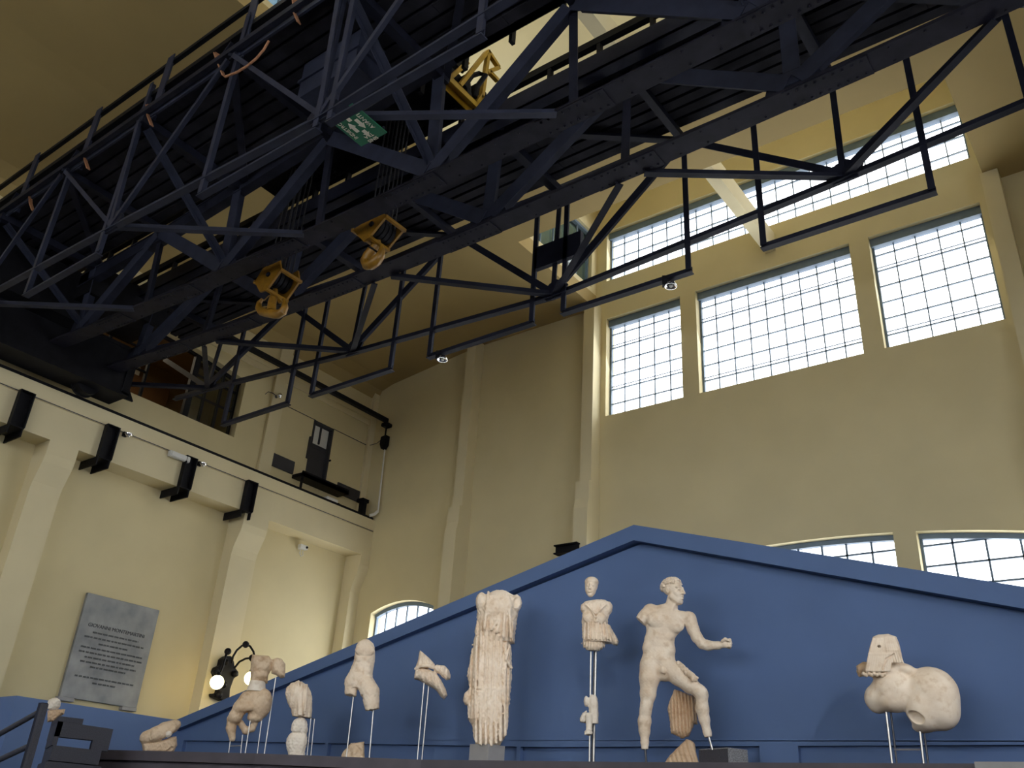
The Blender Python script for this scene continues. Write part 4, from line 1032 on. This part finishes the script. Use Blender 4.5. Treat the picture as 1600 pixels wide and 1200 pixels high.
# overfold hem line: a groove rising to the middle
b.chain([(738, 1000, 14, 1.4), (748, 990, 22, 1.6), (760, 987, 25, 1.7), (772, 990, 25, 1.8), (784, 998, 22, 1.8), (800, 1006, 14, 1.8)], k=1.5, op='sub')
for a, c_ in (((763, 930), (757, 986)), ((790, 932), (786, 1000)), ((794, 934), (798, 1000)), ((788, 945), (776, 992)), ((786, 958), (768, 988))):
    b.cap((*a, 19), (*c_, 24), 2.0, 2.6, k=1.5)
b.ell(770, 955, 17, 13, 15, 9, k=5); b.ell(792, 952, 16, 10, 14, 8, k=4)
b.ell(806, 944, 6, 9.5, 14, 13, k=3); b.cap((800, 954, 18), (812, 960, 12), 2.2, 2, k=1, op='sub'); b.ell(807, 945, 18, 6, 9, 6, k=2, op='sub')
b.ell(752, 940, 4, 9, 14, 12, k=4)
for x, y0_, y1_, r in ((745, 1000, 1160, 2.4), (752, 992, 1165, 3.0), (760, 990, 1164, 2.6), (768, 992, 1166, 3.4), (776, 996, 1162, 2.8), (783, 1004, 1158, 3.2), (790, 1010, 1150, 2.4)):
    b.chain([(x, y0_, 17, r*.8), (x-2, (y0_+y1_)/2, 19, r*.95), (x-1, y1_, 17.5, r*.8)], k=3.0)
b.chain([(796, 1012, 15, 2), (790, 1034, 19, 2.4), (799, 1046, 14, 2)], k=1.5); b.chain([(772, 1045, 24, 1.3), (782, 1052, 24, 1.4), (786, 1046, 23, 1.2)], k=1, op='sub'); b.chain([(785, 1050, 24, 1.3), (797, 1056, 19, 1.4)], k=1, op='sub')
b.ell(729, 1092, 6, 5, 10, 9, k=2); b.cap((728, 1078, 16), (752, 1082, 22), 1.4, 1.4, k=1, op='sub')
b.rough(.35, .35); b.cut(764, 1167.5, 0, -.04, 1, 0, k=.6, rough=.6, r=34)
b.mesh('figure', 'marble', t)
uL = fr.uv(732, 1190)[0]; uM = fr.uv(762, 1190)[0]; uR = fr.uv(788, 1190)[0]; zt = fr.uv(762, 1164)[1]
d1 = (uM-uL)*.85; d2 = (uR-uM)*.9
MB().prism([(uL, .02), (uM, .02-d1), (uR, .02-d1+d2), (uL+(uR-uM), .02+d2)], 2, -.01, zt).build('plinth', 'plinth', t, local=True, bevel=.003)

# ---- 3. small helmeted figure in pieces on tall rods -------------------------
fr = Frame(930, 1100, 7.35)
t = fr.root('fragmentary_statue', 'small draped marble figure in separate pieces held on tall steel rods', 'statue')
b = Sculpt(fr, 908, 940, 898, 938, -24, 24, .5)
b.ell(924, 914, -2, 10.8, 12.5, 13, k=1); b.ell(923, 920, 2, 9.4, 13.5, 10.5, k=2); b.ell(922.5, 931, 6, 4.5, 3.6, 4.5, k=3)
b.ell(924.5, 909.5, -1.5, 11.6, 9, 13.8, k=.6)
for x in (918.6, 925.8): b.ell(x, 917.6, 13.2, 2.5, 1.9, 2.4, k=.8, op='sub'); b.ell(x, 917.8, 10.6, 1.8, 1.3, 1.8, k=.3)
b.cap((922, 915, 12), (921.6, 922.6, 14.4), 1.0, 1.6, k=1); b.cap((919.4, 927.0, 12.2), (924.8, 927.0, 12.2), 1.0, 1.0, k=.5); b.cap((919.0, 925.8, 13.4), (925.2, 925.8, 13.4), .5, .5, k=.4, op='sub')
b.cut(924, 934.5, 0, .1, 1, .1, k=.6, rough=.3)
b.mesh('head', 'marble', t)
b = Sculpt(fr, 902, 972, 932, 1020, -28, 30, .6)
def f3(th, V, U, W): return (.7*np.sin(U*.95+.03*V)+.4*np.sin(U*1.7+1))*np.clip(.3+W*.07, 0, 1)*np.clip((-(V-V.mean()))/18+.6, .15, 1)
b.loft([(1004, 912, 959), (997, 910, 957), (985, 909.5, 955), (974, 909, 950), (968, 909, 950), (960, 910, 952), (953, 908, 954), (946, 908, 957), (941, 914, 954), (937.5, 930, 946)], .56, 0, k=1.2, fold=f3)
b.ell(912, 951, 2, 5, 7, 8, k=1.5); b.ell(951, 951, 2, 6, 10, 9, k=2); b.ell(918, 966, 11, 8, 9, 5, k=3); b.ell(938, 968, 12, 9, 9, 5, k=3)
for s_, x0, x1 in ((1, 916, 930), (-1, 946, 932)):
    for i in range(3): b.cap((x0+i*3*s_, 948, 13), (x1, 962+i*6, 17-i), 1.2, 1.3, k=.8)
for i in range(7): b.cap((914+i*5.2, 976, 13), (913+i*6, 1001, 14), 1.1, 1.5, k=1.6)
b.slab([(945, 976), (953, 978), (958, 988), (963, 996), (967, 1004), (964, 1010), (958, 1009), (950, 1002), (942, 1000)], 8, 5, 6, k=1.5, fold=lambda U, V, W: 1.2*np.sin((U+V*.3)*1.0))
b.loft([(1016.5, 918, 936), (1012, 912, 943), (1006, 909, 946), (1000, 911, 944)], .55, -1, k=.8, fold=lambda th, V, U, W: .7*np.sin(U*1.5))
b.rough(.2, .5); b.mesh('torso', 'marble', t)
b = Sculpt(fr, 902, 941, 1080, 1153, -20, 24, .6)
b.loft([(1131, 921, 935.5), (1118, 920, 936), (1100, 919, 935.5), (1092, 919, 934), (1086, 922.5, 930)], .7, 2, k=1, fold=lambda th, V, U, W: .5*np.sin(U*.9)); b.ell(916, 1096, 1, 4, 8, 6, k=2)
b.slab([(917, 1109), (910, 1114), (906, 1122), (906, 1128), (914, 1130), (919, 1126)], 5, 4, -2, k=1.5)
b.chain([(920, 1120, 6, 5.5), (920.5, 1134, 6, 4.6), (920.5, 1141, 7, 4.8)], k=1.5); b.ell(919.5, 1146, 11, 6.5, 4.4, 8, k=2)
for i in range(5): b.ell(914.6+i*2.5, 1148.6-.2*i, 18.5-.6*abs(i-3), 1.5, 1.7, 2.2, k=.5)
b.rough(.15, .5); b.mesh('lower_leg', 'marblew', t)
rods(t, fr, [((923.5, 1008), (921, 1190), 1.4, 'steel', -6), ((931.5, 1008), (927.5, 1190), 1.7, 'steel', -8), ((929, 1012), (925, 1190), 1.6, 'dsteel', -10)])

# ---- 4. waist fragment on two rods ------------------------------------------
fr = Frame(668, 1100, 7.15)
t = fr.root('torso_fragment', 'belted draped waist fragment of pale marble on two thin steel rods', 'fragment')
b = Sculpt(fr, 642, 708, 1012, 1098, -24, 26, .6)
fo = lambda n, a, m=.0: (lambda U, V, W: a*np.sin((U+V*m)*n))
b.slab([(656, 1016), (661, 1020), (668, 1026), (674, 1032), (679.5, 1038), (679, 1044), (668, 1045), (650, 1045), (649, 1043), (653, 1032)], 12, 8, 0, fold=fo(.9, .8, .1))
b.chain([(649.5, 1046, 7, 2.4), (658, 1042.5, 12, 2.5), (668, 1042.5, 12.5, 2.5), (678, 1045, 8, 2.3)], k=.8)
b.slab([(649, 1047), (660, 1044), (670, 1046), (681, 1051), (690, 1064), (697, 1078), (699, 1087), (694, 1093), (688, 1088), (682, 1079), (673, 1073), (663, 1068), (655, 1063), (647, 1061)], 13, 8, 0, fold=fo(.7, .9, .35))
b.slab([(677, 1042), (682, 1039), (695, 1040.5), (702, 1048), (704, 1056), (703.5, 1062), (697, 1063), (691, 1058), (686, 1053), (678, 1050)], 9, 6, 2, fold=fo(1.0, .7, .0))
b.ell(676, 1082, -4, 9, 5, 8, rot=-35, k=2, op='sub')
b.rough(.2, .5); b.mesh('fragment', 'marble', t)
rods(t, fr, [((663, 1062), (652, 1188), .95, 'steel', 3), ((670, 1070), (659, 1188), .95, 'steel', -4)])

# ---- 5. male torso on two rods ----------------------------------------------
fr = Frame(566, 1100, 6.95)
t = fr.root('torso_fragment', 'headless male marble torso with a bent thigh stump on two thin rods', 'fragment')
b = Sculpt(fr, 530, 600, 994, 1120, -26, 34, .6)
b.loft([(1076, 541, 580), (1070, 538.5, 582), (1062, 540, 582.5), (1047, 547.5, 583), (1035, 552.5, 585.5), (1020, 555, 586.5), (1010, 556.5, 585.5), (1004, 560, 583), (999.5, 568, 577)], .74, 0, k=3)
for x, y in ((563, 1017), (577, 1018)): b.ell(x, y, 9, 8.5, 7.5, 5, k=2)
for y in (1032, 1041, 1049):
    for s_ in (-1, 1): b.ell(568+s_*5.6, y, 9, 5.6, 4.8, 3.6, k=1.6)
b.ell(566, 1060, 9, 10, 8, 6, k=4)
b.chain([(570, 1010, 13.5, .9), (567, 1056, 13.5, .9)], k=1.5, op='sub'); b.chain([(556, 1026, 10, 1), (570, 1027, 13.5, 1), (583, 1026, 10, 1)], k=1.6, op='sub'); b.chain([(552, 1056, 10, 1), (560, 1068, 14, 1.1), (570, 1072, 14, 1), (579, 1064, 10, 1)], k=1.6, op='sub')
b.chain([(550, 1066, 0, 12), (548, 1080, 2, 9), (549, 1092, 3, 8)], k=3); b.chain([(572, 1070, 6, 14), (578, 1084, 14, 14.5), (580, 1098, 16, 12), (582, 1116, 17, 10)], k=3)
b.cut(549, 1087.5, 0, -.1, 1, .1, k=.6, rough=.5); b.cut(580, 1111, 16, .25, 1, 0, k=.6, rough=.6); b.cut(538, 1078, 0, -1, .1, 0, k=.6, rough=.5)
b.rough(.2, .4); b.mesh('torso', 'marble', t)
rods(t, fr, [((553, 1082), (541, 1184), 1.0, 'steel', 0), ((583.5, 1106), (577, 1184), 1.1, 'steel', 14)])
t = fr.root('marble_chunk', 'broken brown-stained marble chunk on the podium behind a thin rod', 'fragment')
b = Sculpt(fr, 524, 576, 1152, 1194, -26, 2, .8)
b.slab([(528, 1192), (536, 1174), (548, 1160), (556, 1159.5), (569.5, 1157.5), (570, 1192)], 8, 4, -14, fold=fo(.35, .7, .7)); b.rough(.35, .3); b.mesh('chunk', 'marbleb', t)

# ---- 6. stacked drapery fragments with rods at the side ----------------------
fr = Frame(468, 1130, 6.7)
t = fr.root('drapery_fragment', 'three stacked rounded marble fragments, fluted drapery on top, with rods beside them', 'fragment')
b = Sculpt(fr, 440, 494, 1060, 1126, -24, 24, .6)
b.loft([(1120.5, 456, 487), (1110, 454.5, 488), (1098, 448, 488), (1085, 445.5, 487.5), (1076, 447.5, 485), (1069, 454, 480), (1065, 463, 472)], .7, 0, k=1, fold=lambda th, V, U, W: (.5*np.sin(U*.75+.05*V)+.25*np.sin(U*1.5))*np.clip(.4+W*.05, 0, 1))
for a, c_ in (((466, 1066), (467, 1118)), ((471, 1068), (470, 1118)), ((479, 1072), (476, 1116))): b.cap((*a, 11), (*c_, 15), 1.9, 1.9, k=1.2); b.cap((a[0]+3, a[1]+2, 13), (c_[0]+3.4, c_[1]-4, 17.5), 1.0, 1.1, k=.8, op='sub')
b.chain([(455, 1103, 17, 1.0), (468, 1104, 19, 1.0)], k=1, op='sub'); b.chain([(470, 1117, 18, 1.2), (486, 1112, 14, 1.2)], k=.6, op='sub')
b.rough(.2, .5); b.cut(470, 1120.5, 0, -.03, 1, 0, k=.5, rough=.3, r=24); b.mesh('upper_drapery', 'marble', t)
b = Sculpt(fr, 444, 484, 1116, 1190, -24, 24, .6)
b.ell(468, 1134, 0, 12.5, 13, 11, rot=-15, k=1); b.ell(463, 1140, 4, 8, 6, 7, k=2); b.ell(474, 1141, 2, 7, 7, 8, k=2)
b.ell(462, 1160, 0, 15, 17, 12, rot=8, k=1.5); b.ell(472, 1160, 2, 8, 16, 9, k=3); b.loft([(1190, 450, 477), (1178, 450, 477), (1170, 449, 477), (1163, 448, 477)], .8, 0, k=2)
b.chain([(456, 1152, 11, 1), (455, 1164, 12, 1.2), (460, 1174, 12, 1)], k=1.2, op='sub')
b.rough(.35, .45); b.mesh('lower_fragments', 'marblew', t)
rods(t, fr, [((486.5, 1116), (480, 1180), .8, 'steel', 0), ((491.5, 1123), (486, 1180), .8, 'steel', -4)])
MB().cyl(fr.pt(470, 1121, 0), fr.pt(491.5, 1123, -4), .7*fr.s, 8).build('crossbar', 'dsteel', t, local=True)

# ---- 7. crouching torso fragments on five rods -------------------------------
fr = Frame(402, 1110, 6.55)
t = fr.root('crouching_statue', 'brown-stained crouching marble torso in several pieces on thin rods before the wall lantern', 'statue')
b = Sculpt(fr, 350, 452, 1018, 1162, -28, 34, .65)
b.slab([(394, 1023), (405, 1024), (420, 1025), (427, 1034), (424, 1046), (419, 1055), (418, 1068), (393, 1066), (391, 1048), (392, 1034)], 13, 11, 0, k=2)
b.ell(404, 1034, 9, 9, 8, 6, k=3); b.ell(408, 1055, 8, 11, 6, 6, k=3); b.ell(411, 1043, 10, 9, 6, 5, k=3)
b.slab([(425, 1031), (432, 1028), (440, 1030), (446, 1038), (445, 1059), (438, 1060), (431, 1055), (424, 1053)], 9, 7, 3, k=1.5)
b.cap((401, 1060, 0), (400, 1084, 0), 10, 11, k=2)
b.ell(405, 1100, 2, 20, 25, 17, k=5); b.ell(412, 1093, 8, 12, 15, 11, k=4)
b.chain([(386, 1092, 2, 12), (376, 1106, 6, 11), (368, 1120, 8, 11)], k=4); b.chain([(384, 1104, 12, 7), (374, 1108, 14, 7), (392, 1108, 16, 4)], k=3)
b.chain([(363, 1124, 2, 8.5), (361, 1138, 2, 7.4), (363, 1154, 2, 5)], k=3)
b.chain([(376, 1130, 0, 5), (384, 1142, -2, 5), (394, 1138, -2, 5), (398, 1130, 0, 5)], k=3); b.ell(398, 1122, 4, 12, 7, 10, k=3)
b.chain([(384, 1117, 20, 1.6), (398, 1109, 21, 1.4)], k=1.5, op='sub'); b.ell(410, 1114, 21, 2.4, 2, 3, k=.8, op='sub'); b.ell(404, 1127, 18, 9, 3, 6, k=1.5, op='sub')
b.rough(.2, .36); b.mesh('torso', 'marbleb', t)
b = Sculpt(fr, 382, 424, 1060, 1084, -24, 24, .7)
b.loft([(1081, 384.5, 416), (1074, 387, 415.6), (1068, 389, 415.2), (1064.5, 390, 414.6)], 1.0, 0, k=1); b.mesh('restored_waist', 'marblew', t)
rods(t, fr, [((360, 1156), (357, 1178), .75, 'steel', 2), ((379, 1148), (376, 1178), .8, 'steel', -2), ((391, 1126), (383, 1178), .85, 'steel', 8), ((409, 1124), (402, 1178), .85, 'steel', 4), ((431, 1058), (413, 1178), .9, 'steel', 3)])
MB().cyl(fr.pt(358, 1166, 2), fr.pt(377, 1165, -2), .7*fr.s, 8).build('crossbar', 'steel', t, local=True)

# ---- 8. reclining torso on the podium corner ---------------------------------
fr = Frame(250, 1150, 6.25)
t = fr.root('reclining_torso', 'small reclining brown-stained marble torso at the left end of the podium', 'fragment')
b = Sculpt(fr, 212, 290, 1120, 1184, -24, 26, .65)
b.chain([(230, 1152, 2, 10.5), (245, 1147, 4, 11.5), (258, 1140, 2, 11.5), (270, 1135, 0, 9.5), (276, 1132, 0, 7)], k=4)
b.ell(226, 1153, 4, 7.5, 9, 9, k=3); b.ell(240, 1150, 10, 7, 9, 7, k=2.5); b.ell(256, 1146, 11, 6.5, 9, 6, k=2.5)
b.cap((262, 1147, 12), (270, 1140, 10), 6, 5, k=1.5)
b.slab([(221, 1161), (238, 1160), (252, 1157), (266, 1152), (276, 1150), (277, 1164), (272, 1174), (266, 1178), (240, 1178), (224, 1176)], 11, 6, -2, k=2)
b.chain([(234, 1144, 14, .9), (236, 1158, 15, 1)], k=1.5, op='sub'); b.chain([(224, 1161, 12, 1), (250, 1158, 14, 1.1), (266, 1151, 12, 1)], k=1.4, op='sub'); b.cap((262, 1176, 8), (268, 1170, 8), 3.4, 2.6, k=1.5, op='sub')
b.rough(.2, .4); b.mesh('torso', 'marbleb', t)
b = Sculpt(fr, 254, 272, 1138, 1158, 2, 24, .6); b.ell(263, 1147.5, 13, 5.8, 6, 6, k=1); b.rough(.2, .5); b.mesh('arm_stump', 'marblew', t)

# ---- 9. little head on the stone stand ---------------------------------------
zpod = ZP; ZP = .85
fr = Frame(85, 1110, 5.32)
t = fr.root('marble_bust', 'rough white marble head fragment on a tan base upon the stepped stone stand', 'fragment')
b = Sculpt(fr, 68, 108, 1084, 1124, -16, 22, .6)
b.ell(84, 1101, 3, 11, 11, 10, k=2); b.ell(80, 1104, 8, 6, 6, 5, k=2); b.ell(89, 1097, 8, 5, 5, 5, k=2); b.rough(.5, .45); b.mesh('head', 'marblew', t)
b = Sculpt(fr, 68, 110, 1100, 1136, -16, 22, .6)
b.slab([(74, 1110), (88, 1109), (102, 1108), (100, 1116), (92, 1120), (84, 1128), (74, 1128)], 10, 5, 0); b.rough(.4, .4); b.mesh('base', 'marblet', t)
ZP = zpod

# ---- 10. large hip fragment on paired rods -----------------------------------
fr = Frame(1420, 1100, 7.35)
t = fr.root('hip_fragment', 'large rounded marble hip fragment with a draped stump, on two pairs of steel rods', 'fragment')
b = Sculpt(fr, 1330, 1508, 985, 1152, -52, 52, .8)
b.ell(1455, 1086, 0, 44, 46, 36, rot=-18, k=6); b.ell(1468, 1108, 0, 32, 34, 30, k=6); b.ell(1452, 1130, -2, 28, 14, 20, rot=14, k=5); b.ell(1440, 1108, 12, 26, 32, 22, k=8)
b.ell(1398, 1078, 2, 36, 36, 30, rot=-8, k=7); b.ell(1374, 1090, -4, 24, 26, 24, rot=-30, k=6); b.ell(1395, 1095, 8, 28, 19, 20, k=6)
b.slab([(1364, 996), (1372, 992.5), (1388, 992), (1401, 996), (1405, 1006), (1409, 1022), (1411, 1036), (1404, 1050), (1388, 1058), (1372, 1060), (1353, 1056), (1352, 1044), (1358, 1026), (1362, 1010)], 24, 20, 4, k=8)
for i in range(11):
    x0_ = 1366+i*3.0; b.chain([(x0_, 1003, 30, 1.7), (1360+i*3.3, 1028, 33.5, 2.0), (1355+i*3.6, 1053, 32, 2.2)], k=1.3)
for i in range(6): b.chain([(1384+i*3, 1002, 30, 1.8), (1387+i*3.6, 1022, 33, 2.0), (1391+i*4, 1040, 31.5, 1.8)], k=1.3)
for i in range(9): b.ell(1351+i*4, 1057+(2 if i % 2 else 0), 29-.6*abs(i-4), 3.4, 3.6, 4, k=1)
b.chain([(1398, 1028, 33, 1.3), (1386, 1036, 34, 1.5), (1380, 1052, 33, 1.3)], k=1.2, op='sub'); b.ell(1375, 1016, 32, 2.6, 2.2, 5, k=.8, op='sub')
b.ell(1412, 1048, 2, 22, 12, 22, rot=-14, k=5)
b.chain([(1423, 1044, 32, 2.2), (1420, 1066, 36, 2.6), (1412, 1086, 36, 2.6), (1400, 1098, 33, 2.2)], k=6, op='sub')
b.ell(1431, 1124, 26, 14, 10, 10, rot=-25, k=1.5, op='sub')
b.rough(.25, .09)
b.mesh('hip', 'marble', t)
b = Sculpt(fr, 1332, 1360, 1030, 1068, -24, 34, .8); b.cap((1352, 1046, 4), (1342, 1050, 6), 12, 9.5, k=2); b.cut(1340.5, 1050, 6, -1, .1, .2, k=.5, rough=.5); b.mesh('broken_stump', 'marbleb', t)
rods(t, fr, [((1384, 1106), (1394, 1192), 1.9, 'steel', 4), ((1391, 1106), (1401, 1192), 1.6, 'dsteel', -4), ((1436, 1130), (1443, 1192), 1.9, 'steel', 4), ((1443, 1136), (1450, 1192), 1.6, 'dsteel', -4)])
MB().bar(fr.pt(1397, 1171, -2), fr.pt(1443, 1171, -2), .8*fr.s, 3*fr.s).build('crossbar', 'dsteel', t, local=True)
# ================================================================== LIGHT, SKY, CAMERA
w = bpy.data.worlds.new('world'); sc.world = w; w.use_nodes = True
bg = w.node_tree.nodes['Background']; bg.inputs['Color'].default_value = (.93, .96, 1, 1); bg.inputs['Strength'].default_value = 5.2
def area(name, loc, rot, sx, sy, e, col=(1, 1, 1), spread=180):
    l = bpy.data.lights.new(name, 'AREA'); l.shape = 'RECTANGLE'; l.size = sx; l.size_y = sy; l.energy = e; l.color = col; l.spread = math.radians(spread)
    o = bpy.data.objects.new(name, l); COL.objects.link(o); o.location = loc; o.rotation_euler = rot; return o
# daylight entering through the windows behind and beside the visitor
for a, b_, c, d in frontholes: area('daylight', ((a+b_)/2, YF+.05, (c+d)/2), (math.radians(52), 0, 0), b_-a, d-c, FRONT, (1, .97, .92), 130)
for a, b_, c, d in rightholes: area('daylight', (XR-.05, (a+b_)/2, (c+d)/2), (0, math.radians(50), 0), d-c, b_-a, RIGHT, (.96, .98, 1), 130)
# daylight through the tall windows of the end wall and the lantern clerestory
for i, (a, b_, c, d) in enumerate(backholes): area('daylight', ((a+b_)/2, YB+.12, (c+d)/2-(.12 if i > 3 else 0)), (math.radians(-62 if i < 4 else -95), 0, 0), b_-a, d-c-(.25 if i > 3 else 0), BACK*(1. if i < 4 else LOW)*(b_-a)*(d-c), (.95, .98, 1))
for a, b_ in lan[1:]:                      # sky light through the side glazing of the lanterns
    for x, s_ in ((LX0+.05, -1), (LX1-.05, 1)): area('daylight', (x, (a+b_)/2, 9.8), (0, s_*math.pi/2, 0), 1.2, b_-a-.9, LANT*(b_-a), (.95, .98, 1))
def spotlight(loc, to, e, ang, col=(1, .95, .88)):       # museum spotlights on the sculptures
    l = bpy.data.lights.new('museum_spot', 'SPOT'); l.energy = e; l.spot_size = math.radians(ang); l.spot_blend = .9; l.shadow_soft_size = .25; l.color = col
    o = bpy.data.objects.new('museum_spot', l); COL.objects.link(o); o.location = loc
    o.rotation_euler = (Vector(to)-Vector(loc)).to_track_quat('-Z', 'Y').to_euler()
spotlight((2.6, 2.6, 4.6), (-3.6, 7.3, 1.2), SPOT, 40); spotlight((-1.2, 2.2, 4.9), (-7.4, 7.1, 1.0), SPOT*1.15, 46)
area('side_room_fill', (-15.0, 6.4, 8.2), (0, 0, 0), 1.5, 1.5, 40, (1, .84, .6))  # added fill light, brightens the side room behind the arch; not a fixture
for c in gl: 
    l = bpy.data.lights.new('globe_light', 'POINT'); l.energy = 40; l.color = (1, .66, .26); l.shadow_soft_size = .11
    o = bpy.data.objects.new('globe_light', l); COL.objects.link(o); o.location = (c[0]+.0, c[1]-.0, c[2])

cam = bpy.data.cameras.new('camera'); co = bpy.data.objects.new('camera', cam); COL.objects.link(co)
cam.sensor_width = 36; cam.sensor_fit = 'HORIZONTAL'; cam.lens = 36*FPX/1600; cam.clip_start = .05; cam.clip_end = 200
R = Matrix([[CR[0], CU[0], -FW[0]], [CR[1], CU[1], -FW[1]], [CR[2], CU[2], -FW[2]]]).to_4x4()
co.matrix_world = R; sc.camera = co
# stand the whole place on floor level zero
for o in list(sc.objects):
    if o.parent is None: o.location.z += EYE
vs = sc.view_settings; sc.display_settings.display_device = 'sRGB'
vs.view_transform = 'Standard'; vs.look = 'None'; vs.gamma = 1; vs.use_curve_mapping = False; vs.exposure = EXPO
cy = sc.cycles; cy.max_bounces = 8; cy.diffuse_bounces = 5; cy.transparent_max_bounces = 12; cy.sample_clamp_indirect = 6; cy.caustics_reflective = False; cy.caustics_refractive = False
